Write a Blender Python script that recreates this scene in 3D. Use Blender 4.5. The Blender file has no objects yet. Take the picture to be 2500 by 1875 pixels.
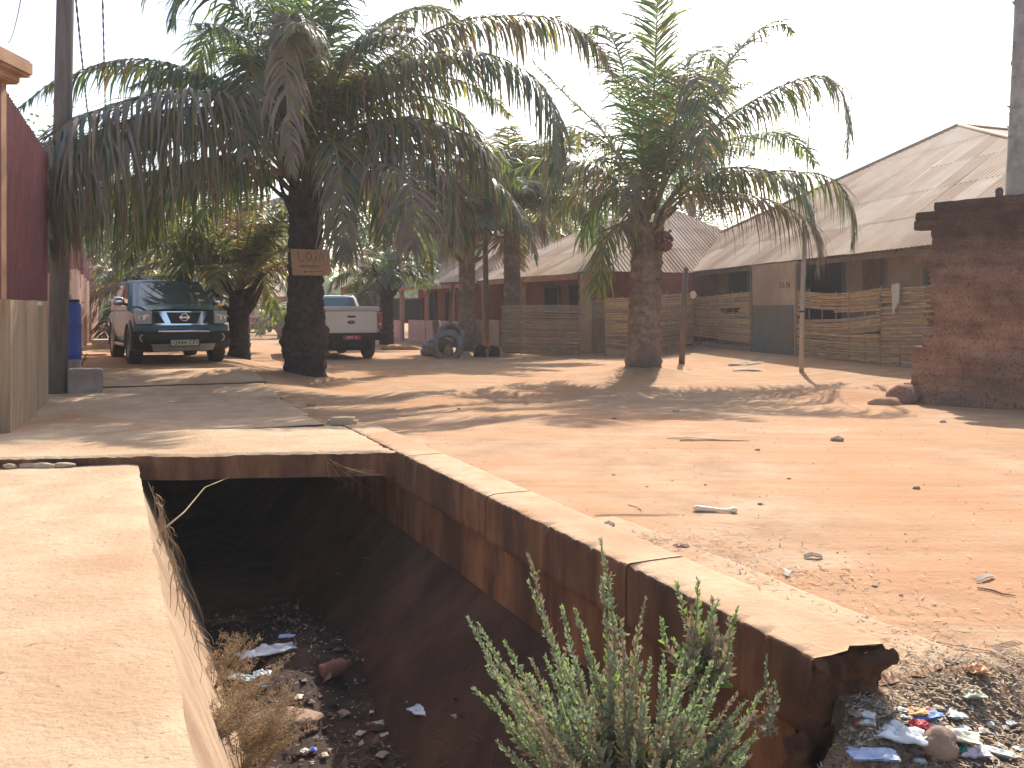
import bpy, bmesh, math, random
from mathutils import Vector, Matrix, noise
R = math.radians
sc = bpy.context.scene
col = sc.collection
# ------------------------------------------------------------------ camera, world, sun, exposure
F, HZ, CH = 2165.0, 755.0, 1.45            # focal length in px of the 2500 px wide photo, horizon row, eye height
cam_d = bpy.data.cameras.new("camera"); cam = bpy.data.objects.new("camera", cam_d); col.objects.link(cam)
cam.location = (0, 0, CH); cam.rotation_euler = (R(90), 0, 0)
cam_d.sensor_width = 36; cam_d.lens = F/2500*36; cam_d.shift_y = -(937.5-HZ)/2500
cam_d.clip_start = 0.05; cam_d.clip_end = 3000
sc.camera = cam
SUN = Vector((0.28, 1.12, 1.0)).normalized()
EL = math.asin(SUN.z); ROT = math.atan2(SUN.x, SUN.y)
w = bpy.data.worlds.new("World"); sc.world = w; w.use_nodes = True
nt = w.node_tree; nt.nodes.clear()
sky = nt.nodes.new("ShaderNodeTexSky"); sky.sky_type = 'NISHITA'; sky.sun_disc = False
sky.sun_elevation = EL; sky.sun_rotation = ROT; sky.dust_density = 2.6; sky.air_density = 1.0; sky.ozone_density = 1.0
bg = nt.nodes.new("ShaderNodeBackground"); bg.inputs[1].default_value = 0.15
wo = nt.nodes.new("ShaderNodeOutputWorld")
nt.links.new(sky.outputs[0], bg.inputs[0]); nt.links.new(bg.outputs[0], wo.inputs[0])
sd = bpy.data.lights.new("sun", 'SUN'); sd.energy = 3.9; sd.angle = R(0.6); sd.color = (1.0, 0.93, 0.82)
so = bpy.data.objects.new("sun", sd); col.objects.link(so)
so.rotation_euler = (-SUN).to_track_quat('-Z', 'Y').to_euler()
sc.view_settings.view_transform = 'Standard'; sc.view_settings.look = 'None'
sc.view_settings.exposure = 0.86; sc.view_settings.gamma = 1.0
try:
    sc.cycles.max_bounces = 6; sc.cycles.transparent_max_bounces = 6; sc.cycles.volume_bounces = 0
except Exception: pass

# ------------------------------------------------------------------ helpers
_d = Vector(((265-1250)/F, 1.0)).normalized()       # drain direction on the ground
DX, DY = _d.x, _d.y
def UV(u, v, z=0.0): return Vector((DY*u + DX*v, -DX*u + DY*v, z))
def toUV(x, y): return (DY*x - DX*y, DX*x + DY*y)
def W(px, py, Y): return Vector(((px-1250)/F*Y, Y, CH+(HZ-py)/F*Y))
def sst(a, b, x):
    t = max(0.0, min(1.0, (x-a)/(b-a))) if a != b else float(x > a)
    return t*t*(3-2*t)
def nz(x, y, z=0.0, s=1.0): return noise.noise(Vector((x*s, y*s, z*s)))
def fbm(x, y, z=0.0, s=1.0, o=4):
    a, r, t = 1.0, 0.0, 0.0
    for i in range(o):
        r += a*noise.noise(Vector((x*s, y*s, z*s+i*7.3))); t += a; a *= .5; s *= 2.03
    return r/t
MOUNDS = []
def ground(x, y):
    u, v = toUV(x, y)
    z = 0.14*(1-sst(8.5, 14, y))
    z *= 1-0.0*v
    # beside the near end of the kerb the ground lies lower than the kerb
    near = (1-sst(2.5, 5.2, v))*(1-sst(3.2, 7.5, u))
    z -= .12*near
    z -= .0045*max(0, min(y, 95)-30)
    z += .36*sst(11, 17, v)*(1-sst(1.9, 4.0, u))*(1-sst(38, 55, v))
    # bank along the near house on the right
    hd = (8.68-x)*.979 + (18-y)*.203
    if y > 12: z += .22*(1-sst(.2, 2.6, hd))*(1-sst(30, 36, y))
    for (mx, my, r, h) in MOUNDS:
        d2 = (x-mx)**2+(y-my)**2
        if d2 < 9*r*r: z += h*math.exp(-d2/(r*r))
    # garbage bank at the near end
    bank = (1-sst(2.12, 2.50, v+.08*nz(x*3, y*3, 1)))*(1-sst(3.1, 3.9, u))
    z -= .17*bank
    if y < 30:
        a_ = x*.866-y*.5; b_ = x*.5+y*.866
        z += .022*fbm(a_*.12, b_*1.1, 7, 1.0, 4)*sst(2.9, 4.5, u)
    z += .035*fbm(x, y, 0, .45, 3) + .010*fbm(x, y, 5, 3.1, 3)*(1-sst(10, 25, y))
    return z
def trench(u, v):
    """height of drain bottom / banks (None outside)"""
    if u < .2: return None
    fl = -1.4 + .10*fbm(u, v, 3, 1.3, 3) + .06*fbm(u, v, 9, 5, 4)
    fl += .20*math.exp(-((u-1.15)/.42)**2-((v-6.2)/.8)**2)
    fl += .18*math.exp(-((u-1.5)/.6)**2-((v-7.2)/.9)**2)
    m = (1-sst(2.6, 5.4, v))*sst(.9, 2.2, u)
    fl += m*.85
    return fl
def GZ(x, y):
    u, v = toUV(x, y)
    g = ground(x, y)
    if v < 17.05:
        left = -1.5 + max(0, (.80-u))/.40          # rises to the left, steep
        t = trench(u, v)
        if t is not None and u < 2.75:
            if v > 2.4: rr = -1.52 + max(0, u-1.6)/.76*.93 if u < 2.42 else 9
            else: rr = -1.4 + max(0, u-1.2)/1.1*1.25
            t2 = max(t, min(rr, 9))
            if u < .80: t2 = max(t2-.0, left-.02)
            return min(t2, g if u > 2.2 else .06)
        if u <= .2: return -.12 if v > -20 else g
    else:
        pass
    return g
def ray_ground(px, py):
    Y = 2.0
    kx, kz = (px-1250)/F, (HZ-py)/F
    while Y < 120:
        if CH+kz*Y <= GZ(kx*Y, Y): break
        Y += .02 + Y*.002
    return Vector((kx*Y, Y, GZ(kx*Y, Y)))

class MB:
    def __init__(s): s.v = []; s.f = []; s.m = []; s.sm = []
    def face(s, pts, mi=0, smooth=False):
        n = len(s.v); s.v.extend(pts); s.f.append(tuple(range(n, n+len(pts)))); s.m.append(mi); s.sm.append(smooth)
    def raw(s, vs, fs, mi=0, smooth=False):
        n = len(s.v); s.v.extend(vs)
        for f in fs: s.f.append(tuple(i+n for i in f)); s.m.append(mi); s.sm.append(smooth)
    def obox(s, c, ax, ay, az, mi=0):
        c = Vector(c); ax, ay, az = Vector(ax), Vector(ay), Vector(az)
        vs = [c+ax*i+ay*j+az*k for i in (-1, 1) for j in (-1, 1) for k in (-1, 1)]
        s.raw(vs, [(0, 1, 3, 2), (4, 6, 7, 5), (0, 4, 5, 1), (2, 3, 7, 6), (0, 2, 6, 4), (1, 5, 7, 3)], mi)
    def box(s, x0, x1, y0, y1, z0, z1, mi=0):
        s.obox(((x0+x1)/2, (y0+y1)/2, (z0+z1)/2), ((x1-x0)/2, 0, 0), (0, (y1-y0)/2, 0), (0, 0, (z1-z0)/2), mi)
    def bbox(s, c, h, b=.02, mi=0, M=None):
        """bevelled box: centre c, half sizes h"""
        bm = bmesh.new(); bmesh.ops.create_cube(bm, size=2)
        for v in bm.verts: v.co = Vector((v.co.x*h[0], v.co.y*h[1], v.co.z*h[2]))
        bmesh.ops.bevel(bm, geom=list(bm.edges), offset=min(b, min(h)*.9), segments=2, affect='EDGES')
        vs = [Vector(c)+(M @ v.co if M else v.co) for v in bm.verts]
        bm.verts.index_update()
        s.raw(vs, [[v.index for v in f.verts] for f in bm.faces], mi, False); bm.free()
    def tube(s, pts, rad, n=8, mi=0, smooth=True, cap=True):
        k = len(pts); pts = [Vector(p) for p in pts]
        if not hasattr(rad, '__len__'): rad = [rad]*k
        base = len(s.v)
        T = (pts[1]-pts[0]).normalized()
        N = T.orthogonal().normalized()
        for i in range(k):
            if i == 0: T = pts[1]-pts[0]
            elif i == k-1: T = pts[-1]-pts[-2]
            else: T = pts[i+1]-pts[i-1]
            if T.length < 1e-9: T = Vector((0, 0, 1))
            T.normalize(); N = (N-T*N.dot(T))
            if N.length < 1e-6: N = T.orthogonal()
            N.normalize(); B = T.cross(N)
            for j in range(n):
                a = 2*math.pi*j/n
                s.v.append(pts[i]+(N*math.cos(a)+B*math.sin(a))*rad[i])
        for i in range(k-1):
            for j in range(n):
                a, b = base+i*n+j, base+i*n+(j+1) % n
                s.f.append((a, b, b+n, a+n)); s.m.append(mi); s.sm.append(smooth)
        if cap:
            s.f.append(tuple(base+j for j in range(n))[::-1]); s.m.append(mi); s.sm.append(False)
            s.f.append(tuple(base+(k-1)*n+j for j in range(n))); s.m.append(mi); s.sm.append(False)
    def grid(s, fn, nu, nv, mi=0, smooth=True):
        b = len(s.v)
        for i in range(nu+1):
            for j in range(nv+1): s.v.append(Vector(fn(i/nu, j/nv)))
        for i in range(nu):
            for j in range(nv):
                a = b+i*(nv+1)+j
                s.f.append((a, a+nv+1, a+nv+2, a+1)); s.m.append(mi); s.sm.append(smooth)
    def lathe(s, prof, c, ax, n=24, mi=0, smooth=True):
        """prof: (r, h) along axis ax, centre c"""
        ax = Vector(ax).normalized(); N = ax.orthogonal().normalized(); B = ax.cross(N); c = Vector(c)
        b = len(s.v)
        for (r, h) in prof:
            for j in range(n):
                a = 2*math.pi*j/n; s.v.append(c+ax*h+(N*math.cos(a)+B*math.sin(a))*r)
        for i in range(len(prof)-1):
            for j in range(n):
                p, q = b+i*n+j, b+i*n+(j+1) % n
                s.f.append((p, q, q+n, p+n)); s.m.append(mi); s.sm.append(smooth)
    def ball(s, c, h, mi=0, n=12):
        c = Vector(c); s.grid(lambda a, e: c+Vector((h[0]*math.copysign(abs(math.cos(6.2832*a))**.75, math.cos(6.2832*a))*math.sin(math.pi*e)**.75, h[1]*math.copysign(abs(math.sin(6.2832*a))**.75, math.sin(6.2832*a))*math.sin(math.pi*e)**.75, h[2]*math.cos(math.pi*e))), n*2, n, mi)
    def build(s, name, mats, parent=None, origin=None):
        if not isinstance(mats, (list, tuple)): mats = [mats]
        o = origin
        if o is None:
            r = parent
            while r is not None and r.parent: r = r.parent
            o = r.location.copy() if (r is not None and not r.get('_local')) else Vector((0, 0, 0))
        me = bpy.data.meshes.new(name)
        me.from_pydata([tuple(Vector(p)-o) for p in s.v], [], s.f)
        for m in mats: me.materials.append(m)
        me.polygons.foreach_set('material_index', s.m); me.polygons.foreach_set('use_smooth', s.sm)
        me.update()
        ob = bpy.data.objects.new(name, me); col.objects.link(ob)
        if parent is not None: ob.parent = parent
        else: ob.location = o
        return ob
def tag(o, label=None, cat=None, group=None, kind=None):
    if label: o['label'] = label
    if cat: o['category'] = cat
    if group: o['group'] = group
    if kind: o['kind'] = kind
    return o
def thing(name, label, cat, loc, rz=0, group=None, local=False):
    o = bpy.data.objects.new(name, None); col.objects.link(o)
    o.location = loc; o.rotation_euler = (0, 0, rz); o.empty_display_size = .2
    if local: o['_local'] = 1
    return tag(o, label, cat, group)
def struct(mb, name, mats): return tag(mb.build(name, mats, None, Vector((0, 0, 0))), kind='structure')

# ------------------------------------------------------------------ materials
def mat(name, c1, c2=None, c3=None, scale=3, rough=.9, bump=.0, bscale=30, metal=0, stretch=(1, 1, 1), spec=.3, trans=None, speck=None, coat=0, alpha=1, dist=.02, contrast=(.35, .65), rot=0):
    m = bpy.data.materials.new(name); m.use_nodes = True
    n = m.node_tree.nodes; l = m.node_tree.links; n.clear()
    out = n.new("ShaderNodeOutputMaterial"); p = n.new("ShaderNodeBsdfPrincipled")
    p.inputs['Roughness'].default_value = rough; p.inputs['Metallic'].default_value = metal
    p.inputs['Specular IOR Level'].default_value = spec
    if coat: p.inputs['Coat Weight'].default_value = coat; p.inputs['Coat Roughness'].default_value = .08
    c1 = tuple(c1)+(1,)
    tc = n.new("ShaderNodeTexCoord"); mp = n.new("ShaderNodeMapping"); mp.inputs['Scale'].default_value = stretch
    mp.inputs['Rotation'].default_value = (0, 0, rot)
    l.new(tc.outputs['Object'], mp.inputs[0])
    colout = None
    if c2 is None:
        p.inputs['Base Color'].default_value = c1
    else:
        t = n.new("ShaderNodeTexNoise"); t.inputs['Scale'].default_value = scale; t.inputs['Detail'].default_value = 8
        t.inputs['Roughness'].default_value = .62
        l.new(mp.outputs[0], t.inputs[0])
        r = n.new("ShaderNodeValToRGB"); r.color_ramp.elements[0].color = c1; r.color_ramp.elements[0].position = contrast[0]
        r.color_ramp.elements[1].color = tuple(c2)+(1,); r.color_ramp.elements[1].position = contrast[1]
        l.new(t.outputs['Fac'], r.inputs[0]); colout = r.outputs[0]
        if c3 is not None:
            t2 = n.new("ShaderNodeTexNoise"); t2.inputs['Scale'].default_value = scale*.23; t2.inputs['Detail'].default_value = 5
            l.new(mp.outputs[0], t2.inputs[0])
            r2 = n.new("ShaderNodeValToRGB"); r2.color_ramp.elements[0].position = .45; r2.color_ramp.elements[1].position = .68
            l.new(t2.outputs['Fac'], r2.inputs[0])
            mx = n.new("ShaderNodeMix"); mx.data_type = 'RGBA'; l.new(r2.outputs[0], mx.inputs[0])
            l.new(colout, mx.inputs[6]); mx.inputs[7].default_value = tuple(c3)+(1,); colout = mx.outputs[2]
        if speck:
            t3 = n.new("ShaderNodeTexNoise"); t3.inputs['Scale'].default_value = speck[1]; t3.inputs['Detail'].default_value = 3
            l.new(tc.outputs['Object'], t3.inputs[0])
            r3 = n.new("ShaderNodeValToRGB"); r3.color_ramp.elements[0].position = speck[2]; r3.color_ramp.elements[1].position = speck[2]+.05
            l.new(t3.outputs['Fac'], r3.inputs[0])
            mx = n.new("ShaderNodeMix"); mx.data_type = 'RGBA'; l.new(r3.outputs[0], mx.inputs[0])
            l.new(colout, mx.inputs[6]); mx.inputs[7].default_value = tuple(speck[0])+(1,); colout = mx.outputs[2]
        l.new(colout, p.inputs['Base Color'])
    if bump:
        tb = n.new("ShaderNodeTexNoise"); tb.inputs['Scale'].default_value = bscale; tb.inputs['Detail'].default_value = 8; tb.inputs['Roughness'].default_value = .65
        l.new(mp.outputs[0], tb.inputs[0])
        b = n.new("ShaderNodeBump"); b.inputs['Strength'].default_value = bump; b.inputs['Distance'].default_value = dist
        l.new(tb.outputs['Fac'], b.inputs['Height']); l.new(b.outputs[0], p.inputs['Normal'])
    sh = p.outputs[0]
    if trans:
        tr = n.new("ShaderNodeBsdfTranslucent"); tr.inputs[0].default_value = tuple(trans[0])+(1,)
        ms = n.new("ShaderNodeMixShader"); ms.inputs[0].default_value = trans[1]
        l.new(sh, ms.inputs[1]); l.new(tr.outputs[0], ms.inputs[2]); sh = ms.outputs[0]
    if alpha < 1:
        tp = n.new("ShaderNodeBsdfTransparent"); ms = n.new("ShaderNodeMixShader"); ms.inputs[0].default_value = alpha
        l.new(tp.outputs[0], ms.inputs[1]); l.new(sh, ms.inputs[2]); sh = ms.outputs[0]
    l.new(sh, out.inputs[0])
    return m
DR = math.atan2(DY, DX)
M = {}
M['dirt'] = mat('dirt', (.37, .225, .13), (.50, .335, .21), (.44, .235, .12), scale=2.2, rough=.95, bump=.55, bscale=22, stretch=(1, 1, 1), dist=.02, speck=((.30, .20, .14), 60, .70), spec=.15)
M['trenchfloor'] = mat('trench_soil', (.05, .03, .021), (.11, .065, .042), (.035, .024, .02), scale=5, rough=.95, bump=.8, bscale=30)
M['concrete'] = mat('dusty_concrete', (.47, .325, .20), (.60, .445, .29), (.44, .27, .155), scale=3.4, rough=.9, bump=.75, bscale=22, dist=.025, contrast=(.30, .70), speck=((.28, .18, .12), 26, .66), spec=.2)
M['slab'] = mat('worn_slab_concrete', (.50, .32, .19), (.63, .44, .28), (.46, .26, .145), scale=3.5, rough=.92, bump=.6, bscale=24, dist=.02, spec=.2, speck=((.28, .18, .12), 22, .68))
M['kerbtop'] = mat('kerb_concrete', (.46, .29, .17), (.58, .395, .245), (.43, .24, .13), scale=5, rough=.9, bump=.6, bscale=30, dist=.02, contrast=(.3, .7), speck=((.30, .19, .12), 45, .68))
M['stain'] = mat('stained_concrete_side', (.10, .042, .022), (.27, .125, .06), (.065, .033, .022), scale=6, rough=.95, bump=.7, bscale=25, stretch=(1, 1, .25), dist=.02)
M['slabside'] = mat('worn_grey_block', (.24, .18, .145), (.36, .285, .235), (.2, .15, .12), scale=6, rough=.95, bump=.5)
M['soil'] = mat('rubbish_soil', (.31, .19, .11), (.46, .31, .19), (.23, .14, .085), scale=14, rough=.95, bump=.9, bscale=40, dist=.03)
M['wallshade'] = mat('ditch_wall_painted_shade', (.055, .028, .018), (.12, .062, .036), (.04, .024, .018), scale=3, rough=.95, bump=.7, bscale=16, stretch=(1, 1, .4), dist=.03)  # shade of the recess painted into the lower ditch wall colour
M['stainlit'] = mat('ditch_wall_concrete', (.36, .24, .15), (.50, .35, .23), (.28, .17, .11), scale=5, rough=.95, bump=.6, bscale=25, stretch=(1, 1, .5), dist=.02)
M['dark'] = mat('dark_interior', (.015, .014, .016), rough=.8)
M['orange'] = mat('orange_paint', (.34, .19, .10), (.46, .27, .15), scale=4, rough=.75, bump=.1)
M['beige'] = mat('streaked_render', (.30, .205, .12), (.54, .385, .235), (.24, .175, .125), scale=5, rough=.85, stretch=(3, 3, .18), bump=.15, bscale=12)
M['redmetal'] = mat('red_metal', (.13, .03, .032), (.18, .045, .045), scale=6, rough=.45, spec=.5)
M['pink'] = mat('pink_render', (.46, .27, .22), (.56, .36, .29), (.40, .25, .20), scale=3, rough=.85, bump=.2, stretch=(1, 1, .4))
M['pole'] = mat('weathered_pole', (.10, .085, .08), (.17, .145, .13), scale=6, rough=.85, bump=.3, stretch=(2, 2, .3))
M['blue'] = mat('blue_plastic', (.03, .07, .33), (.05, .10, .40), scale=6, rough=.45)
M['grey'] = mat('grey_concrete', (.30, .25, .21), (.44, .38, .32), scale=6, rough=.9, bump=.3)
M['brick'] = mat('mud_brick', (.36, .17, .10), (.55, .31, .19), (.27, .155, .105), scale=3.2, rough=.95, bump=.9, bscale=14, dist=.04, speck=((.42, .27, .19), 24, .70))
M['brickdark'] = mat('weathered_wall_top', (.075, .06, .055), (.17, .13, .11), (.11, .085, .07), scale=4, rough=.95, bump=.9, bscale=14, dist=.04)
M['brickmid'] = mat('weathered_wall_middle', (.15, .10, .08), (.27, .19, .14), (.20, .09, .06), scale=3.5, rough=.95, bump=.9, bscale=14, dist=.04)
M['mud'] = mat('mud_plaster', (.39, .27, .185), (.50, .365, .26), (.33, .225, .155), scale=2.5, rough=.92, bump=.3, bscale=12)
M['mudred'] = mat('bare_mud_patch', (.16, .075, .05), (.23, .12, .08), scale=5, rough=.95, bump=.6)
M['redwall'] = mat('red_wall_paint', (.26, .065, .045), (.34, .10, .07), (.22, .06, .045), scale=2.5, rough=.85, bump=.15)
M['tan'] = mat('tan_column_paint', (.42, .27, .17), (.52, .35, .23), scale=3, rough=.85, bump=.15)
M['pinkcol'] = mat('pink_column_paint', (.50, .26, .21), (.60, .34, .28), scale=3, rough=.85, bump=.15)
M['bluegrey'] = mat('blue_grey_paint', (.10, .125, .13), (.15, .17, .17), (.16, .12, .09), scale=2.5, rough=.7)
M['frame'] = mat('grey_green_frame', (.13, .17, .16), (.18, .21, .20), scale=6, rough=.7)
M['shutter'] = mat('green_shutter', (.035, .075, .065), (.055, .10, .085), scale=6, rough=.6)
M['wood'] = mat('brown_wood', (.13, .095, .075), (.22, .165, .13), scale=6, rough=.85, stretch=(3, 3, .4), bump=.3)
M['palewood'] = mat('pale_wood', (.36, .29, .23), (.47, .40, .33), scale=6, rough=.85, stretch=(3, 3, .4), bump=.2)
RS = [mat('roof_sheet_'+c, a, b, d, scale=1.6, rough=.75, spec=.15, stretch=(1, 1, 1), bump=.1) for c, a, b, d in
      (('tan', (.38, .245, .16), (.49, .34, .235), (.31, .18, .11)), ('pale', (.44, .315, .225), (.55, .415, .31), (.38, .26, .18)), ('rusty', (.29, .165, .10), (.39, .25, .165), (.21, .115, .07)))]
M['reedA'] = mat('reed_straw', (.52, .335, .165), (.66, .46, .25), scale=4, rough=.8, stretch=(1, 1, 4))
M['reedB'] = mat('reed_brown', (.30, .20, .125), (.43, .30, .19), scale=4, rough=.85, stretch=(1, 1, 4))
M['reedC'] = mat('reed_grey', (.32, .25, .19), (.45, .36, .28), scale=4, rough=.85, stretch=(1, 1, 4))
M['leafG'] = mat('palm_leaf_green', (.06, .105, .045), (.11, .155, .07), scale=3, rough=.36, spec=.5, trans=((.22, .33, .05), .38))
M['leafD'] = mat('palm_leaf_deep', (.05, .095, .06), (.09, .14, .085), scale=3, rough=.34, spec=.5, trans=((.10, .20, .06), .3))
M['leafO'] = mat('palm_leaf_olive', (.14, .13, .06), (.20, .19, .09), scale=3, rough=.5, spec=.4, trans=((.42, .38, .06), .36))
M['leafB'] = mat('palm_leaf_dusty', (.15, .115, .085), (.27, .21, .155), scale=3, rough=.45, spec=.5, trans=((.30, .19, .09), .25))
M['rachis'] = mat('palm_rachis', (.16, .13, .06), (.25, .19, .10), scale=3, rough=.6)
M['bark'] = mat('palm_bark', (.035, .028, .028), (.095, .068, .058), (.03, .025, .025), scale=9, rough=.95, bump=1, bscale=22, dist=.05)
M['barkL'] = mat('palm_bark_brown', (.17, .115, .085), (.34, .25, .19), (.14, .10, .08), scale=6, rough=.95, bump=.9, bscale=16, dist=.03)
M['palebark'] = mat('pale_palm_bark', (.30, .27, .24), (.44, .40, .36), (.24, .21, .19), scale=6, rough=.9, bump=.5, bscale=16)
M['treeleaf'] = mat('tree_leaf', (.045, .075, .025), (.08, .12, .04), scale=.8, rough=.6, trans=((.20, .30, .07), .35))
M['treeleafd'] = mat('tree_leaf_dull', (.05, .065, .045), (.08, .10, .065), scale=.8, rough=.6, trans=((.16, .22, .08), .35))
M['cable'] = mat('black_cable', (.03, .03, .03), rough=.6)
M['rubber'] = mat('tyre_rubber', (.035, .033, .033), (.085, .07, .06), scale=8, rough=.8)
M['tyregrey'] = mat('dusty_old_tyre', (.15, .15, .155), (.26, .255, .25), (.22, .17, .13), scale=5, rough=.7)
M['teal'] = mat('teal_car_paint', (.025, .15, .18), (.04, .17, .20), (.08, .15, .16), scale=2.2, rough=.4, spec=.4, coat=.3)
M['blackpl'] = mat('black_bumper_plastic', (.015, .018, .02), (.03, .03, .03), scale=4, rough=.5)
M['chrome'] = mat('chrome', (.75, .75, .76), rough=.12, metal=1)
M['silver'] = mat('silver_trim', (.42, .40, .37), (.5, .47, .43), scale=5, rough=.4, metal=.6)
M['glass'] = mat('car_glass', (.09, .14, .15), rough=.04, spec=1.0, coat=1.0)
M['lamp'] = mat('lamp_lens', (.42, .40, .37), (.55, .52, .48), scale=14, rough=.15, spec=.8)
M['white'] = mat('white_car_paint', (.66, .64, .60), (.74, .72, .69), scale=2, rough=.3, coat=.5)
M['creamw'] = mat('dusty_white_tailgate', (.74, .67, .59), (.80, .73, .66), scale=2, rough=.4, coat=.3)
M['redlens'] = mat('red_lamp_lens', (.32, .015, .015), (.42, .03, .03), scale=9, rough=.2, spec=.7)
M['plate'] = mat('cream_plate', (.60, .56, .42), rough=.5)
M['redplate'] = mat('red_plate', (.50, .05, .08), rough=.5)
M['platew'] = mat('plate_white_letters', (.75, .7, .68), rough=.5)
M['ink'] = mat('black_letters', (.02, .02, .02), rough=.7)
M['badge'] = mat('dark_blue_badge', (.02, .035, .10), rough=.3)
M['cardboard'] = mat('cardboard', (.36, .235, .145), (.44, .30, .19), scale=5, rough=.9, bump=.05)
M['pencil'] = mat('faded_marker', (.13, .075, .05), rough=.9)
M['vanO'] = mat('van_orange_paint', (.50, .16, .09), (.58, .22, .13), scale=3, rough=.5)
M['vanP'] = mat('van_faded_roof', (.62, .36, .24), (.66, .42, .30), scale=3, rough=.5)
M['darkcar'] = mat('dark_green_car_paint', (.03, .045, .045), (.05, .06, .06), scale=3, rough=.35, coat=.4)
M['cloth'] = mat('cream_cloth', (.55, .50, .42), (.62, .56, .48), scale=8, rough=.9)
M['plastic'] = mat('clear_grey_plastic', (.50, .52, .55), (.62, .64, .66), scale=10, rough=.22, spec=.8)
M['bonew'] = mat('cream_bone', (.80, .62, .42), (.86, .72, .54), scale=10, rough=.5)
M['stone'] = mat('brown_stone', (.22, .14, .10), (.36, .24, .17), scale=8, rough=.95, bump=.6)
M['weedG'] = mat('weed_leaf_grey_green', (.22, .27, .17), (.36, .40, .28), scale=9, rough=.7, trans=((.35, .45, .18), .3))
M['weedB'] = mat('weed_leaf_fresh', (.12, .22, .07), (.18, .30, .10), scale=9, rough=.6, trans=((.35, .5, .1), .35))
M['weedT'] = mat('weed_leaf_dry', (.32, .25, .17), (.46, .37, .26), scale=9, rough=.8, trans=((.4, .3, .15), .25))
M['twig'] = mat('dry_twig', (.36, .25, .14), (.50, .37, .22), scale=9, rough=.9)
M['stem'] = mat('weed_stem', (.22, .22, .13), (.30, .28, .18), scale=9, rough=.8)
PAL = {}
def colmat(nm, c, rough=.5):
    if nm not in PAL: PAL[nm] = mat(nm, c, tuple(x*.8 for x in c), scale=14, rough=rough)
    return PAL[nm]

# the bare earth gets tyre streaks along the road and a redder middle
def brick_extra():
    m = M['brick']; n = m.node_tree.nodes; l = m.node_tree.links
    p = [x for x in n if x.type == 'BSDF_PRINCIPLED'][0]; src = p.inputs['Base Color'].links[0].from_socket
    ge = n.new("ShaderNodeNewGeometry"); sx = n.new("ShaderNodeSeparateXYZ"); l.new(ge.outputs['Position'], sx.inputs[0])
    t = n.new("ShaderNodeTexNoise"); t.inputs['Scale'].default_value = 1.6; t.inputs['Detail'].default_value = 7; l.new(ge.outputs['Position'], t.inputs[0])
    a = n.new("ShaderNodeMath"); a.operation = 'MULTIPLY_ADD'; a.inputs[1].default_value = 1.6; l.new(t.outputs['Fac'], a.inputs[0]); l.new(sx.outputs[2], a.inputs[2])
    d = n.new("ShaderNodeMath"); d.operation = 'DIVIDE'; d.inputs[1].default_value = 4.5; l.new(a.outputs[0], d.inputs[0])
    r = n.new("ShaderNodeValToRGB"); e = r.color_ramp.elements; e[0].position = .36; e[0].color = (.95, .95, .95, 1); e[1].position = .76; e[1].color = (.24, .25, .27, 1)
    q = e.new(.50); q.color = (.72, .70, .70, 1); q = e.new(.66); q.color = (.52, .56, .62, 1)
    l.new(d.outputs[0], r.inputs[0])
    mp = n.new("ShaderNodeMapping"); mp.inputs['Scale'].default_value = (1.2, 1.2, 6); l.new(ge.outputs['Position'], mp.inputs[0])
    tb = n.new("ShaderNodeTexNoise"); tb.inputs['Scale'].default_value = 1.0; tb.inputs['Detail'].default_value = 6; l.new(mp.outputs[0], tb.inputs[0])
    rb_ = n.new("ShaderNodeValToRGB"); rb_.color_ramp.elements[0].position = .36; rb_.color_ramp.elements[0].color = (.55, .52, .5, 1); rb_.color_ramp.elements[1].position = .62; rb_.color_ramp.elements[1].color = (1.15, 1.12, 1.1, 1)
    l.new(tb.outputs['Fac'], rb_.inputs[0])
    m0 = n.new("ShaderNodeMix"); m0.data_type = 'RGBA'; m0.blend_type = 'MULTIPLY'; m0.inputs[0].default_value = .5; l.new(src, m0.inputs[6]); l.new(rb_.outputs[0], m0.inputs[7]); src = m0.outputs[2]
    pt_ = n.new("ShaderNodeTexNoise"); pt_.inputs['Scale'].default_value = 30; pt_.inputs['Detail'].default_value = 4; l.new(ge.outputs['Position'], pt_.inputs[0])
    rp_ = n.new("ShaderNodeValToRGB"); rp_.color_ramp.elements[0].position = .34; rp_.color_ramp.elements[0].color = (.35, .3, .28, 1); rp_.color_ramp.elements[1].position = .44; rp_.color_ramp.elements[1].color = (1, 1, 1, 1)
    l.new(pt_.outputs['Fac'], rp_.inputs[0])
    m1 = n.new("ShaderNodeMix"); m1.data_type = 'RGBA'; m1.blend_type = 'MULTIPLY'; m1.inputs[0].default_value = .8; l.new(src, m1.inputs[6]); l.new(rp_.outputs[0], m1.inputs[7]); src = m1.outputs[2]
    mx = n.new("ShaderNodeMix"); mx.data_type = 'RGBA'; mx.blend_type = 'MULTIPLY'; mx.inputs[0].default_value = 1
    l.new(src, mx.inputs[6]); l.new(r.outputs[0], mx.inputs[7]); l.new(mx.outputs[2], p.inputs['Base Color'])
brick_extra()
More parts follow.
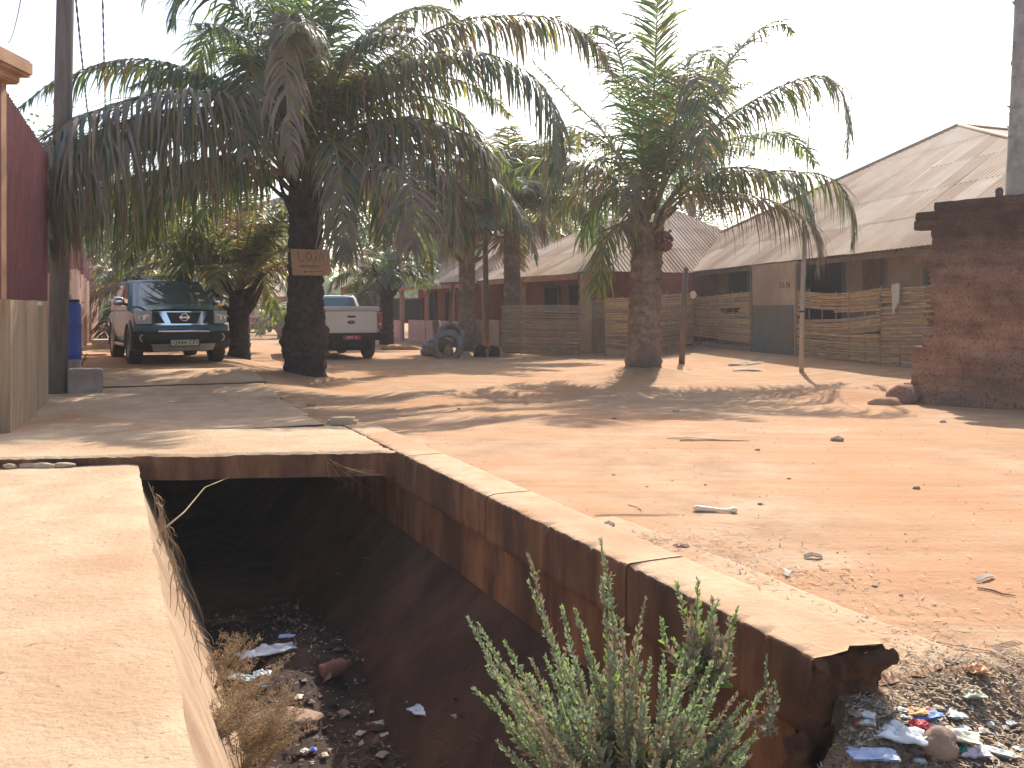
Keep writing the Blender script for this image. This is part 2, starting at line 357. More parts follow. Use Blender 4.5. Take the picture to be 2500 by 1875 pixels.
def dirt_extra():
    m = M['dirt']; n = m.node_tree.nodes; l = m.node_tree.links
    p = [x for x in n if x.type == 'BSDF_PRINCIPLED'][0]
    src = p.inputs['Base Color'].links[0].from_socket
    tc = n.new("ShaderNodeTexCoord"); mp = n.new("ShaderNodeMapping")
    mp.inputs['Rotation'].default_value = (0, 0, R(30)); mp.inputs['Scale'].default_value = (.10, 1.5, 1)
    l.new(tc.outputs['Object'], mp.inputs[0])
    t = n.new("ShaderNodeTexNoise"); t.inputs['Scale'].default_value = 2.6; t.inputs['Detail'].default_value = 7; t.inputs['Distortion'].default_value = .4
    l.new(mp.outputs[0], t.inputs[0])
    r = n.new("ShaderNodeValToRGB"); r.color_ramp.elements[0].position = .42; r.color_ramp.elements[1].position = .66
    l.new(t.outputs['Fac'], r.inputs[0])
    mx = n.new("ShaderNodeMix"); mx.data_type = 'RGBA'; l.new(r.outputs[0], mx.inputs[0]); l.new(src, mx.inputs[6]); mx.inputs[7].default_value = (.43, .215, .105, 1)
    ml = n.new("ShaderNodeMath"); ml.operation = 'MULTIPLY'; ml.inputs[1].default_value = .6; l.new(r.outputs[0], ml.inputs[0]); l.new(ml.outputs[0], mx.inputs[0])
    l.new(mx.outputs[2], p.inputs['Base Color'])
    b = [x for x in n if x.type == 'BUMP'][0]
    b2 = n.new("ShaderNodeBump"); b2.inputs['Strength'].default_value = .6; b2.inputs['Distance'].default_value = .04
    l.new(t.outputs['Fac'], b2.inputs['Height']); l.new(b2.outputs[0], b.inputs['Normal'])
dirt_extra()

# ------------------------------------------------------------------ palms: positions (X, Y)
P1 = (-4.06, 17.4); P2 = (2.9, 19.6)
for (x, y, r, h) in ((P1[0], P1[1], .75, .16), (P2[0], P2[1], .85, .24), (-1.45, 28.6, .8, .2), (-4.9, 35, .8, .15), (-6.5, 21.3, .7, .10), (5.3, 14.6, .55, .13), (4.6, 14.9, .5, .10), (5.9, 14.2, .5, .12)): MOUNDS.append((x, y, r, h))

# ------------------------------------------------------------------ ground: one sheet, the ditch is cut into it
def axis(segs):
    out = []
    for a, b, st in segs:
        n = max(1, round((b-a)/st))
        out += [a+(b-a)*i/n for i in range(n)]
    return out+[segs[-1][1]]
us = axis([(-900, -100, 100), (-100, -12, 8), (-12, -1, 1), (-1, .1, .2), (.1, 3.9, .045), (3.9, 8, .10), (8, 20, .4), (20, 100, 6), (100, 900, 100)])
vs_ = axis([(-900, -100, 100), (-100, -10, 10), (-10, 1.4, .6), (1.4, 4.2, .05), (4.2, 12, .10), (12, 26, .28), (26, 60, 1.0), (60, 140, 5), (140, 1000, 60)])
g = MB()
for u in us:
    for v in vs_:
        p = UV(u, v); g.v.append(Vector((p.x, p.y, GZ(p.x, p.y))))
nv = len(vs_)
for i in range(len(us)-1):
    for j in range(nv-1):
        a = i*nv+j; uc = (us[i]+us[i+1])/2; vc = (vs_[j]+vs_[j+1])/2
        g.f.append((a, a+nv, a+nv+1, a+1)); g.sm.append(True)
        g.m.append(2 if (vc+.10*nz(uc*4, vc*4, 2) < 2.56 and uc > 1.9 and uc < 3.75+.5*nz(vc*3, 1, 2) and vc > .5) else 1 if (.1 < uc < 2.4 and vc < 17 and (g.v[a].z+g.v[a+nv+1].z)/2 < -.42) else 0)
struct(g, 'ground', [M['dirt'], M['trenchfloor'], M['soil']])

# pavement on the left, where the photographer stands (top at 0.12)
def wob(x, y, a=.012, s=6): return a*fbm(x, y, 2, s, 3)
pv = MB()
def rough_slab(mb, fu0, fu1, fv0, fv1, zt, zb, nu=40, nvv=80, mi_t=0, mi_s=1, zf=None, edge=.012, zn=.004):
    """quad slab in ditch coordinates; fu0/fu1 are functions of v-fraction, fv0/fv1 of u-fraction; edges a little broken"""
    def top(a, b):
        u = fu0(b)*(1-a)+fu1(b)*a; v = fv0(a)*(1-b)+fv1(a)*b
        eu = 1-sst(0, .02, min(a, 1-a)); ev = 1-sst(0, .02, min(b, 1-b))
        z = (zf(u, v) if zf else zt) + zn*fbm(u, v, 1, 2.5, 3)
        e = max(eu, ev)
        z -= e*edge*(.6+.9*abs(nz(u*9, v*9, 4)))
        u += eu*edge*1.6*fbm(u, v, 8, 5, 3)*(1 if a > .5 else 1); v += ev*edge*1.6*fbm(u, v, 3, 5, 3)
        return UV(u, v, z)
    def _us(i): # denser near edges
        t = i/nu; return t
    b = len(mb.v)
    av = [0, .004, .012]+[.03+.94*i/nu for i in range(nu+1)]+[.988, .996, 1]
    bv = [0, .002, .006]+[.02+.96*i/nvv for i in range(nvv+1)]+[.994, .998, 1]
    for a in av:
        for c in bv: mb.v.append(top(a, c))
    nb = len(bv)
    for i in range(len(av)-1):
        for j in range(nb-1):
            p = b+i*nb+j; mb.f.append((p, p+nb, p+nb+1, p+1)); mb.m.append(mi_t); mb.sm.append(True)
    # skirts
    def skirt(idx):
        m_ = 6
        pts = [mb.v[k] for k in idx]
        base = len(mb.v)
        for k, p in enumerate(pts):
            u, v = toUV(p.x, p.y)
            for q in range(m_+1):
                t = q/m_
                z = p.z*(1-t)+zb*t
                du = edge*1.6*fbm(u, v, z*3, 5, 3)*math.sin(math.pi*t)
                pp = UV(u+du, v+du*.7, z); mb.v.append(pp)
        for k in range(len(pts)-1):
            for q in range(m_):
                a0 = base+k*(m_+1)+q
                mb.f.append((a0, a0+1, a0+m_+2, a0+m_+1)); mb.m.append(mi_s); mb.sm.append(True)
    na = len(av)
    skirt([b+i*nb for i in range(na)]); skirt([b+i*nb+nb-1 for i in range(na)][::-1])
    skirt([b+j for j in range(nb)][::-1]); skirt([b+(na-1)*nb+j for j in range(nb)])
K = lambda c: (lambda t: c)
rough_slab(pv, K(-2.9), K(.23), K(-6), K(8.6), .12, .0, nu=40, nvv=150, edge=.012, zn=.012)
struct(pv, 'pavement', [M['concrete'], M['stainlit']])

# slab across the ditch
cs = MB()
def cross_front(a): # a over u -3.1 .. 2.33
    u = -3.1+5.43*a
    return (8.62-.33*(u+.9) if u > -.9 else 8.62) + .05*nz(u*2.3, 1, 0)
def cross_back(a):
    u = -3.1+5.43*a
    return 10.15-.22*(u+1)
rough_slab(cs, K(-3.1), K(2.33), cross_front, cross_back, .2, -.02, nu=110, nvv=26, edge=.022, zn=.012)
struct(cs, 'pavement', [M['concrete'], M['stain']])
# small raised corner stone at the back right of the slab
cb = MB()
c0 = W(838, 1040, 9.75)
cb.bbox((c0.x, c0.y, .21), (.16, .12, .055), .035)
tag(cb.build('concrete_block', M['concrete'], None, Vector(c0)), 'small low concrete lump on the back right corner of the slab over the ditch', 'concrete block')
# the row of cover slabs further on, rising towards the parked car
ZS = lambda u, v: .155+.20*sst(12.5, 17, v)
for k, (v0, v1, e) in enumerate(((10.02, 10.95, 0), (10.97, 13.1, 0), (13.12, 14.8, .0), (14.83, 17.1, .02))):
    s_ = MB()
    rough_slab(s_, K(-2.6), K(2.22+.04*k), K(v0), K(v1), .16, -.05, nu=40, nvv=20, edge=.010, zf=lambda u, v, e=e: ZS(u, v)+e, zn=.01)
    struct(s_, 'pavement', [M['slab'], M['stain']])

light_block = MB(); light_block.obox(UV(-.1, 13.5, -.09), UV(2.3, 0)-UV(0, 0), UV(0, 3.55)-UV(0, 0), Vector((0, 0, .03))); struct(light_block, 'pavement', M['stain'])  # hidden plate added under the slabs to block light leaking through their joints
fs_ = MB(); fs_.grid(lambda a, b: (lambda p: Vector((p.x, p.y, (ground(p.x, p.y)+.004 if b > .02 else -.05)+.012*nz(a*90, b*3))))(UV(2.20+.30*b+.02*nz(a*40, 2)*(b < .2), 9.66+7.5*a)), 160, 8); struct(fs_, 'ground', M['dirt'])
# ditch walls
lw = MB()
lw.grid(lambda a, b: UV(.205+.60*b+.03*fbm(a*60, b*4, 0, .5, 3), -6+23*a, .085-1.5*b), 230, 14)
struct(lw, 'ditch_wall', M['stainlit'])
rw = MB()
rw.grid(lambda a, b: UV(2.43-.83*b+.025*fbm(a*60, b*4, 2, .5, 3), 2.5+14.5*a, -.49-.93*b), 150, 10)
struct(rw, 'ditch_wall', M['wallshade'])
# wall head under the kerb (second tier), and the culvert side above it
tier = MB()
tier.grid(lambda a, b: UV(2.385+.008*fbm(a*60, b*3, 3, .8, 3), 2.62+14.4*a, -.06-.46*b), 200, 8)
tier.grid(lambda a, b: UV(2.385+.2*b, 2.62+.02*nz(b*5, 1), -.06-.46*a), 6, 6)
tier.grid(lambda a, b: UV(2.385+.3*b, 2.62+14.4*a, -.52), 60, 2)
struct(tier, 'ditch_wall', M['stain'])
# culvert end far inside, in the dark wall colour with shade painted in
ce = MB(); ce.grid(lambda a, b: UV(.1+2.5*a, 17.2, .1-1.6*b), 4, 4); struct(ce, 'ditch_wall', M['wallshade'])

# kerb along the right side of the ditch, four cast lengths with a broken near end
kb = MB()
for (v0, v1) in ((2.46, 3.72), (3.735, 5.50), (5.515, 7.25), (7.265, 9.62)):
    n1 = int((v1-v0)/.02)
    prof = []
    for i in range(9): prof.append((2.31, -.10+.285*i/8))
    prof += [(2.318, .196)]+[(2.335+.30*i/7, .2) for i in range(8)]+[(2.652, .194)]+[(2.66, .17-.3*i/5) for i in range(6)]
    prof += [(2.5, -.13), (2.4, -.11)]
    b0 = len(kb.v); npf = len(prof)
    for i in range(n1+1):
        v = v0+(v1-v0)*i/n1
        for (pu, pz) in prof:
            edge = (1 if pz > .18 and pu < 2.345 else 0)
            vv = v
            if i < 3 and v0 < 2.5: vv = v + .09*fbm(pu*8, pz*8, 3, 1, 4)*(3-i)/3 - .0*pu + (.16*(.17-pz) if pu < 2.6 else .30*(.17-pz))*(3-i)/3*.9
            u2 = pu+.012*fbm(pu, vv, pz, 5, 3)+.006*fbm(pu, vv, pz, 22, 2)
            z2 = pz+.005*fbm(pu, vv, pz+3, 5, 3)-(.05*max(0, fbm(vv, 3, 1, 14, 4)+.08) if edge else 0)
            kb.v.append(UV(u2+(.05*max(0, fbm(vv, 3, 1, 14, 4)+.06) if edge else 0), vv, z2))
    for i in range(n1):
        for j in range(npf):
            a = b0+i*npf+j; c = b0+i*npf+(j+1) % npf
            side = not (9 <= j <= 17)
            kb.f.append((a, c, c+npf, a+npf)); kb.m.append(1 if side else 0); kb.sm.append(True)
    kb.f.append(tuple(b0+j for j in range(npf))); kb.m.append(2 if v0 < 2.5 else 1); kb.sm.append(False)
    kb.f.append(tuple(b0+n1*npf+j for j in range(npf))[::-1]); kb.m.append(1); kb.sm.append(False)
M['broken'] = mat('broken_concrete', (.12, .05, .027), (.30, .145, .075), (.08, .045, .03), scale=9, rough=.95, bump=1, bscale=24, dist=.05)
# rough broken face, a lumpy sheet over the near end
kb.grid(lambda a, b: UV(2.315+.34*a, 2.455-.02+.10*fbm(a*3, b*3, 5, 1.6, 4)+.26*(b**2)*(.3+.7*a)+.03*math.cos(a*3), .192-.325*b), 40, 40, 2)
struct(kb, 'kerb', [M['kerbtop'], M['stain'], M['broken']])
# earth face and rubble below the kerb end
be = MB()
be.grid(lambda a, b: UV(2.20+1.0*a+.03*nz(a*9, b*9), 2.50+.10*fbm(a*4, b*4, 5, 1.6, 4)+.04*a-.05*b, (-.085 if a < .42 else .035)-(.0 if a < .42 else .02*a)+.02*nz(a*14, 2)-.42*b), 60, 24, 0)
struct(be, 'ground', [M['broken']])

# apron: cement strip on the road side of the kerb end
ap = MB()
rough_slab(ap, K(2.668), lambda b: 3.22-.30*b, lambda a: 2.47+.07*a+.05*nz(a*6, 2), K(4.9), .03, -.12, nu=16, nvv=60, edge=.02, zf=lambda u, v: ground(*UV(u, v).xy)+.022-.02*sst(3.6, 4.9, v), zn=.004)
struct(ap, 'pavement', [M['kerbtop'], M['broken']])

# ------------------------------------------------------------------ palms
def crom(P, t):
    n = len(P)-1; x = t*n; i = min(int(x), n-1); f = x-i
    p0 = P[max(i-1, 0)]; p1 = P[i]; p2 = P[i+1]; p3 = P[min(i+2, n)]
    return .5*((2*p1)+(p2-p0)*f+(2*p0-5*p1+4*p2-p3)*f*f+(3*p1-p0-3*p2+p3)*f**3)
LM = ['leafG', 'leafD', 'leafO', 'leafB', 'rachis']
def frond(root, P, rnd, Lm=.85, gap=.055, wid=.042, mix=(.4, .2, .2, .2), droop=.5, segs=4, s0=.16, r0=.045, fwd=.75, name='frond', up=.25):
    mb = MB()
    P = [Vector(p) for p in P]
    N = 26
    pts = [crom(P, i/N) for i in range(N+1)]
    cum = [0]
    for i in range(N): cum.append(cum[-1]+(pts[i+1]-pts[i]).length)
    L = cum[-1]
    mb.tube(pts, [r0*(1-.88*(i/N)**.7) for i in range(N+1)], 5, 4)
    n = int(L*(1-s0)/gap)
    side_prev = None
    cumw = [sum(mix[:k+1]) for k in range(4)]
    j = 0
    bias = rnd.random()
    for k in range(n):
        s = s0+(1-s0)*(k+.5)/n; d = s*L
        while j < N-1 and cum[j+1] < d: j += 1
        f = (d-cum[j])/max(1e-6, cum[j+1]-cum[j])
        p = pts[j].lerp(pts[j+1], f); T = (pts[j+1]-pts[j]).normalized()
        S = T.cross(Vector((0, 0, 1)))
        if S.length < .25:
            S = (S+(side_prev or Vector((1, 0, 0)))*.5)
            S = S-T*S.dot(T)
        S.normalize()
        if side_prev is not None:
            if S.dot(side_prev) < 0: S = -S
            S = (S*.3+side_prev*.7); S = (S-T*S.dot(T)).normalized()
        side_prev = S
        U = S.cross(T); 
        if U.z < 0: U = -U
        prof = min(1, (s-s0)/.14+.35)*min(1, (1-s)/.28+.22)
        for sg in (-1, 1):
            if rnd.random() < .07 or nz(k*.11, bias*50, sg*3) > .52: continue
            ln = Lm*prof*rnd.uniform(.7, 1.12)*(.5 if rnd.random() < .08 else 1)*(1+.25*nz(k*.07, bias*30, sg))
            dirv = (S*sg + T*(fwd*rnd.uniform(.6, 1.3)) + U*rnd.uniform(-.1, up*2)).normalized()
            q = p.copy(); wv = dirv.cross(U+Vector((rnd.uniform(-.5, .5), rnd.uniform(-.5, .5), 0))).normalized()
            w0 = wid*rnd.uniform(.7, 1.25)
            dr = droop*rnd.uniform(.5, 1.6)
            x = rnd.random()*.75+bias*.25
            mi = 0
            for z_, c_ in enumerate(cumw):
                if x <= c_: mi = z_; break
            else: mi = 3
            base = len(mb.v)
            for q_ in range(segs+1):
                t = q_/segs
                ww = w0*(.35+.65*math.sin(math.pi*min(1, t*1.15+.12))) if q_ < segs else .002
                mb.v.append(q-wv*ww*.5); mb.v.append(q+wv*ww*.5)
                dirv = (dirv+Vector((rnd.uniform(-.12, .12), rnd.uniform(-.12, .12), -dr*(.35+t)))).normalized()
                wv = (wv-dirv*wv.dot(dirv)).normalized()
                q = q+dirv*(ln/segs)
            for q_ in range(segs):
                a = base+2*q_
                mb.f.append((a, a+1, a+3, a+2)); mb.m.append(mi); mb.sm.append(True)
    return mb.build(name, [M[x] for x in LM], root)
def frond_path(c, az, e0, L, bend, rnd, n=9, sag=1.3):
    p = Vector(c); P = [p.copy()]; a = az
    for i in range(n):
        t = (i+.5)/n
        e = e0-bend*t**sag
        e = max(e, -R(86))
        a += rnd.uniform(-.05, .05)
        p = p+Vector((math.cos(a)*math.cos(e), math.sin(a)*math.cos(e), math.sin(e)))*(L/n)
        P.append(p.copy())
    return P
def trunk(root, base, top, r0, r1, rnd, mat_, boots=.10, flare=.25, ns=40, nr=70, lump=0, name='trunk'):
    mb = MB(); base = Vector(base); top = Vector(top)
    sd_ = rnd.uniform(0, 99)
    for i in range(nr+1):
        t = i/nr; h = t*(top.z-base.z)
        c = base.lerp(top, t)
        for j in range(ns):
            a = 2*math.pi*j/ns
            r = r0*(1-t)+r1*t+flare*r0*math.exp(-h/.35)
            # spiral leaf-base scars
            ph1 = a*6+h*13+sd_; ph2 = a*6-h*13
            sc_ = max(math.sin(ph1)*math.sin(ph2), -.4)
            r *= 1+boots*sc_*.8+boots*.9*fbm(math.cos(a)*2, math.sin(a)*2, h*5+sd_, 1.6, 4)+boots*.5*fbm(math.cos(a)*2, math.sin(a)*2, h*3+sd_, 7, 3)
            if lump: r += lump*math.exp(-((h-.75)/.38)**2)*(.6+.9*max(0, fbm(math.cos(a), math.sin(a), sd_+h*3, 2.2, 3)+.3))
            mb.v.append(c+Vector((math.cos(a)*r, math.sin(a)*r, 0)))
    for i in range(nr):
        for j in range(ns):
            a = i*ns+j; b = i*ns+(j+1) % ns
            mb.f.append((a, b, b+ns, a+ns)); mb.m.append(0); mb.sm.append(True)
    mb.f.append(tuple(nr*ns+j for j in range(ns))); mb.m.append(0); mb.sm.append(False)
    # jutting old leaf bases
    H = top.z-base.z
    nb = int(H*60*boots/.1)
    for k in range(nb):
        t = rnd.uniform(.03, 1)**.8; a = rnd.uniform(0, 6.28); c = base.lerp(top, t)
        r = (r0*(1-t)+r1*t)*1.0; o = Vector((math.cos(a), math.sin(a), 0)); tt = Vector((-math.sin(a), math.cos(a), 0))
        ww = rnd.uniform(.02, .055); hh = rnd.uniform(.03, .09); out = rnd.uniform(.02, .06)
        p = c+o*(r*.97)
        mb.raw([p-tt*ww, p+tt*ww, p+tt*ww*.6+o*out+Vector((0, 0, hh)), p-tt*ww*.6+o*out+Vector((0, 0, hh*.9)), p+o*-.05+Vector((0, 0, hh))],
               [(0, 1, 2, 3), (3, 2, 4), (0, 3, 4), (1, 4, 2)], 0)
    return mb.build(name, mat_, root)
def stubs(root, c, r, n, rnd, L=.5, mat_=None, e=(20, 70), name='leaf_base'):
    mb = MB()
    for k in range(n):
        a = k*2.4+rnd.uniform(-.2, .2); el = R(rnd.uniform(*e)); z = rnd.uniform(-.7, .15)
        o = Vector((math.cos(a)*math.cos(el), math.sin(a)*math.cos(el), math.sin(el)))
        p = Vector(c)+Vector((math.cos(a)*r*.8, math.sin(a)*r*.8, z)); l = L*rnd.uniform(.6, 1.3)
        mb.tube([p, p+o*l*.5, p+o*l+Vector((0, 0, l*.2))], [.075, .045, .03], 5)
    return mb.build(name, mat_, root)

rnd = random.Random(7)
LS = 1.25
def Wp(pts, Y, dys): # image points with depth offsets for fronds that the photo shows one by one
    return [W(px, py, Y+dy) for (px, py), dy in zip(pts, dys)]
# --- palm 1 (big one, dark trunk with the cardboard sign)
g1 = ground(*P1)
root = thing('palm_tree', 'largest palm, its thick dark trunk bearing a cardboard sign', 'palm tree', (P1[0], P1[1], g1))
trunk(root, (P1[0], P1[1], g1-.1), (P1[0]+.02, P1[1], 3.9), .36, .30, rnd, M['bark'], boots=.11, flare=.15, lump=.10, nr=110, ns=52)
C1 = Vector((P1[0]+.02, P1[1], 3.9))
stubs(root, C1, .30, 26, rnd, .5, M['bark'])
def rr(v): return rnd.uniform(-v, v)
DUST = (.10, .12, .18, .60); GRN = (.38, .34, .18, .10); MIXD = (.20, .22, .25, .33); YEL = (.25, .1, .5, .15)
ex1 = [
 ([(712, 470), (640, 390), (540, 385), (420, 410), (300, 440), (190, 490), (135, 600)], [0, -.9, -1.9, -2.8, -3.6, -4.3, -4.6], MIXD, 1.2, 1.0),
 ([(712, 450), (620, 300), (500, 265), (380, 275), (270, 310), (180, 350), (130, 430), (120, 520)], [0, -1.2, -2.2, -3.2, -4.0, -4.7, -5.2, -5.3], DUST, 1.3, .95),
 ([(745, 430), (850, 300), (960, 240), (1060, 240), (1140, 290), (1185, 370), (1190, 450)], [0, .8, 1.4, 1.8, 2.0, 2.1, 2.1], MIXD, 1.2, 1.3),
 ([(745, 450), (840, 330), (960, 290), (1080, 300), (1170, 350), (1210, 440)], [0, -.6, -1.0, -1.3, -1.5, -1.6], DUST, 1.2, 1.3),
 # pts, depth offsets, mix, leaflet length, droop
 ([(715, 440), (640, 300), (560, 240), (470, 222), (366, 230), (260, 262), (165, 300), (112, 380), (104, 520)], [0, -.9, -1.9, -2.7, -3.4, -4.1, -4.7, -5.0, -5.1], DUST, 1.35, .95),
 ([(712, 450), (640, 360), (540, 318), (440, 306), (340, 318), (240, 335), (165, 365), (125, 450), (112, 600)], [0, -.9, -1.8, -2.6, -3.4, -4.2, -4.8, -5.1, -5.2], DUST, 1.4, .95),
 ([(712, 470), (660, 425), (590, 405), (500, 415), (430, 440), (385, 500), (368, 580)], [0, .3, .6, .9, 1.1, 1.3, 1.4], YEL, 1.15, 1.1),
 ([(715, 440), (610, 380), (520, 385), (430, 420), (330, 430), (250, 470), (215, 560)], [0, -.2, -.2, -.1, 0, .2, .3], MIXD, 1.35, 1.0),
 ([(730, 420), (740, 180), (722, 60), (705, 40), (697, 130), (700, 240), (708, 340), (712, 420)], [0, -.6, -1.4, -2.0, -2.5, -2.7, -2.8, -2.8], DUST, .72, .9),
 ([(728, 440), (690, 250), (655, 160), (625, 140), (600, 200), (590, 290), (600, 380)], [0, -.6, -1.2, -1.8, -2.3, -2.5, -2.6], MIXD, .9, .5),
 ([(742, 450), (790, 360), (815, 350), (830, 430), (836, 530), (838, 600), (838, 640)], [0, -1.0, -1.8, -2.3, -2.6, -2.7, -2.7], DUST, .8, 1.0),
 ([(745, 430), (840, 210), (945, 168), (1089, 125), (1198, 134), (1288, 176), (1342, 240), (1364, 330), (1357, 430)], [0, -.5, -.8, -1.2, -1.5, -1.8, -2.0, -2.1, -2.1], (.25, .2, .22, .33), 1.15, 1.4),
 ([(742, 400), (860, 210), (945, 145), (1053, 76), (1162, 44), (1324, 40), (1415, 75), (1469, 130), (1500, 190)], [0, .2, .4, .6, .8, 1.0, 1.1, 1.2, 1.2], (.22, .25, .15, .38), 1.05, 1.3),
 ([(745, 450), (830, 350), (930, 300), (1017, 288), (1110, 325), (1190, 362), (1222, 430), (1225, 520)], [0, .1, .2, .1, -.2, -.4, -.5, -.5], DUST, 1.1, 1.4),
 ([(745, 460), (840, 400), (930, 365), (1030, 380), (1100, 425), (1122, 510), (1115, 600)], [0, -.6, -1.2, -1.6, -1.9, -2.0, -2.0], DUST, 1.15, 1.4),
 ([(745, 460), (830, 420), (920, 400), (985, 430), (1010, 510), (1005, 610)], [0, -.9, -1.8, -2.4, -2.8, -2.9], DUST, 1.0, .75),
 ([(735, 470), (800, 420), (860, 400), (915, 440), (935, 520), (935, 600)], [0, .8, 1.5, 2.0, 2.2, 2.2], MIXD, .9, .75),
 ([(725, 400), (640, 120), (570, 10), (500, -40), (440, -20), (420, 60)], [0, -.3, -.6, -.9, -1.1, -1.2], GRN, 1.0, .75),
 ([(725, 400), (620, 160), (560, 90), (520, 80), (490, 130), (480, 200)], [0, .5, 1.0, 1.5, 1.8, 1.9], GRN, .9, .7),
 ([(730, 400), (700, 150), (650, -20), (560, -140), (460, -160), (380, -90), (350, 20)], [0, .2, .3, .3, .2, .0, -.1], GRN, 1.0, .7),
 ([(735, 400), (790, 120), (860, -60), (960, -130), (1060, -100), (1120, 0)], [0, .5, .9, 1.3, 1.6, 1.8], GRN, 1.0, .6),
 ([(735, 400), (850, 160), (930, 60), (1020, 20), (1090, 30), (1140, 90)], [0, 1.1, 1.9, 2.6, 3.0, 3.2], GRN, 1.0, .6),
 ([(735, 390), (760, 80), (780, -120), (830, -260), (900, -330)], [0, -.3, -.8, -1.4, -2.0], GRN, 1.0, .4),
 ([(735, 400), (720, 100), (690, -160), (640, -330)], [0, .6, 1.2, 1.8], GRN, 1.0, .4),
]
for pts, dys, mx, Lm, dr in ex1:
    frond(root, Wp(pts, P1[1], dys), rnd, Lm=Lm*LS*1.08, mix=mx, droop=dr, gap=.034, wid=.050, fwd=.95)
for k in range(18):
    az = k*2.39996+.7; e0 = R(rnd.uniform(20, 78)); L = rnd.uniform(4.6, 6.4)
    if math.sin(az) < -.55: e0 = R(rnd.uniform(55, 80)); L *= .85
    frond(root, frond_path(C1, az, e0, L, R(rnd.uniform(85, 125)), rnd), rnd, Lm=.95, mix=(GRN if rnd.random() < .65 else MIXD), droop=.9, gap=.040, wid=.048)

# --- palm 2 (right, brown trunk)
g2 = ground(*P2)
root = thing('palm_tree', 'palm with brown scarred trunk on a small mound right of the middle', 'palm tree', (P2[0], P2[1], g2))
trunk(root, (P2[0], P2[1], g2-.15), (P2[0]+.1, P2[1], 3.35), .345, .33, rnd, M['barkL'], boots=.13, flare=.22, nr=130, ns=60)
C2 = Vector((P2[0]+.08, P2[1], 3.35))
stubs(root, C2, .33, 22, rnd, .5, M['barkL'])
fb = MB()
for k in range(60):
    a = rnd.uniform(0, 6.28); b = rnd.uniform(-1, 1); r_ = .16
    c = W(1622, 590, 19.2)+Vector((math.cos(a)*math.sqrt(1-b*b)*r_, math.sin(a)*math.sqrt(1-b*b)*r_, b*r_*1.2))
    fb.bbox(c, (.035, .035, .04), .012)
fb.build('fruit_bunch', M['mudred'], root)
ex2 = [
 ([(1600, 540), (1680, 440), (1780, 410), (1880, 420), (1960, 470), (1990, 560)], [0, -.7, -1.2, -1.6, -1.9, -2.0], MIXD, .95, 1.2),
 ([(1578, 540), (1500, 440), (1430, 400), (1370, 420), (1330, 500), (1325, 580)], [0, -.3, -.6, -.8, -.9, -.9], MIXD, .95, 1.2),
 ([(1580, 550), (1530, 480), (1480, 470), (1440, 520), (1420, 600)], [0, .5, 1.0, 1.3, 1.4], GRN, .9, 1.2),
 ([(1588, 520), (1592, 380), (1598, 200), (1603, 60), (1606, -60)], [0, 0, .1, .2, .3], GRN, .75, .15),
 ([(1592, 520), (1660, 340), (1735, 220), (1797, 130), (1853, 74), (1905, 52), (1935, 80)], [0, .3, .5, .7, .9, 1.0, 1.1], GRN, .8, .5),
 ([(1598, 520), (1650, 400), (1752, 305), (1850, 240), (1945, 196), (2023, 190), (2068, 260), (2070, 380)], [0, -.2, -.5, -.8, -1.1, -1.3, -1.4, -1.4], (.3, .3, .1, .3), 1.0, 1.2),
 ([(1600, 530), (1700, 450), (1810, 422), (1945, 418), (2035, 440), (2080, 510), (2083, 600)], [0, .1, .2, .2, .2, .1, .1], (.3, .3, .1, .3), 1.0, 1.3),
 ([(1600, 548), (1650, 500), (1700, 470), (1830, 476), (1935, 512), (1995, 560), (2000, 660)], [0, -.3, -.6, -1.0, -1.3, -1.5, -1.5], DUST, 1.0, 1.3),
 ([(1600, 520), (1640, 330), (1672, 200), (1700, 190), (1715, 290), (1720, 420)], [0, -.7, -1.4, -2.0, -2.4, -2.5], MIXD, .9, .5),
 ([(1582, 520), (1530, 420), (1469, 318), (1400, 250), (1340, 190), (1300, 150)], [0, .4, .7, .9, 1.1, 1.2], GRN, .7, .25),
 ([(1580, 530), (1530, 400), (1450, 330), (1390, 310), (1350, 350), (1335, 440)], [0, .6, 1.1, 1.5, 1.7, 1.8], MIXD, .9, .7),
 ([(1575, 545), (1510, 480), (1440, 460), (1380, 490), (1350, 570)], [0, .5, .9, 1.2, 1.3], MIXD, .9, .7),
 ([(1572, 560), (1530, 540), (1490, 570), (1466, 640), (1455, 720)], [0, -.5, -.9, -1.1, -1.2], YEL, .75, .5),
 ([(1582, 520), (1570, 440), (1556, 430), (1545, 490), (1535, 570)], [0, -.5, -.9, -1.1, -1.1], DUST, .5, .35),
 ([(1588, 520), (1540, 260), (1510, 130), (1470, 60), (1430, 90)], [0, .9, 1.5, 1.9, 2.2], GRN, .85, .5),
 ([(1590, 520), (1640, 250), (1690, 140), (1740, 130), (1780, 220)], [0, 1.2, 2.0, 2.6, 3.0], GRN, .85, .5),
 ([(1600, 530), (1720, 380), (1820, 330), (1920, 330), (1990, 400)], [0, 1.3, 2.2, 3.0, 3.4], GRN, .9, .6),
]
for pts, dys, mx, Lm, dr in ex2:
    frond(root, Wp(pts, P2[1], dys), rnd, Lm=Lm*1.32, mix=mx, droop=dr, gap=.036, wid=.043, fwd=.9)
for k in range(6):
    az = k*2.39996+2; e0 = R(rnd.uniform(30, 70)); 
    if math.sin(az) < -.3: e0 = R(rnd.uniform(60, 80))
    frond(root, frond_path(C2, az, e0, rnd.uniform(3.6, 4.8), R(rnd.uniform(80, 115)), rnd), rnd, Lm=.85, mix=GRN, droop=.6, gap=.045, wid=.042)

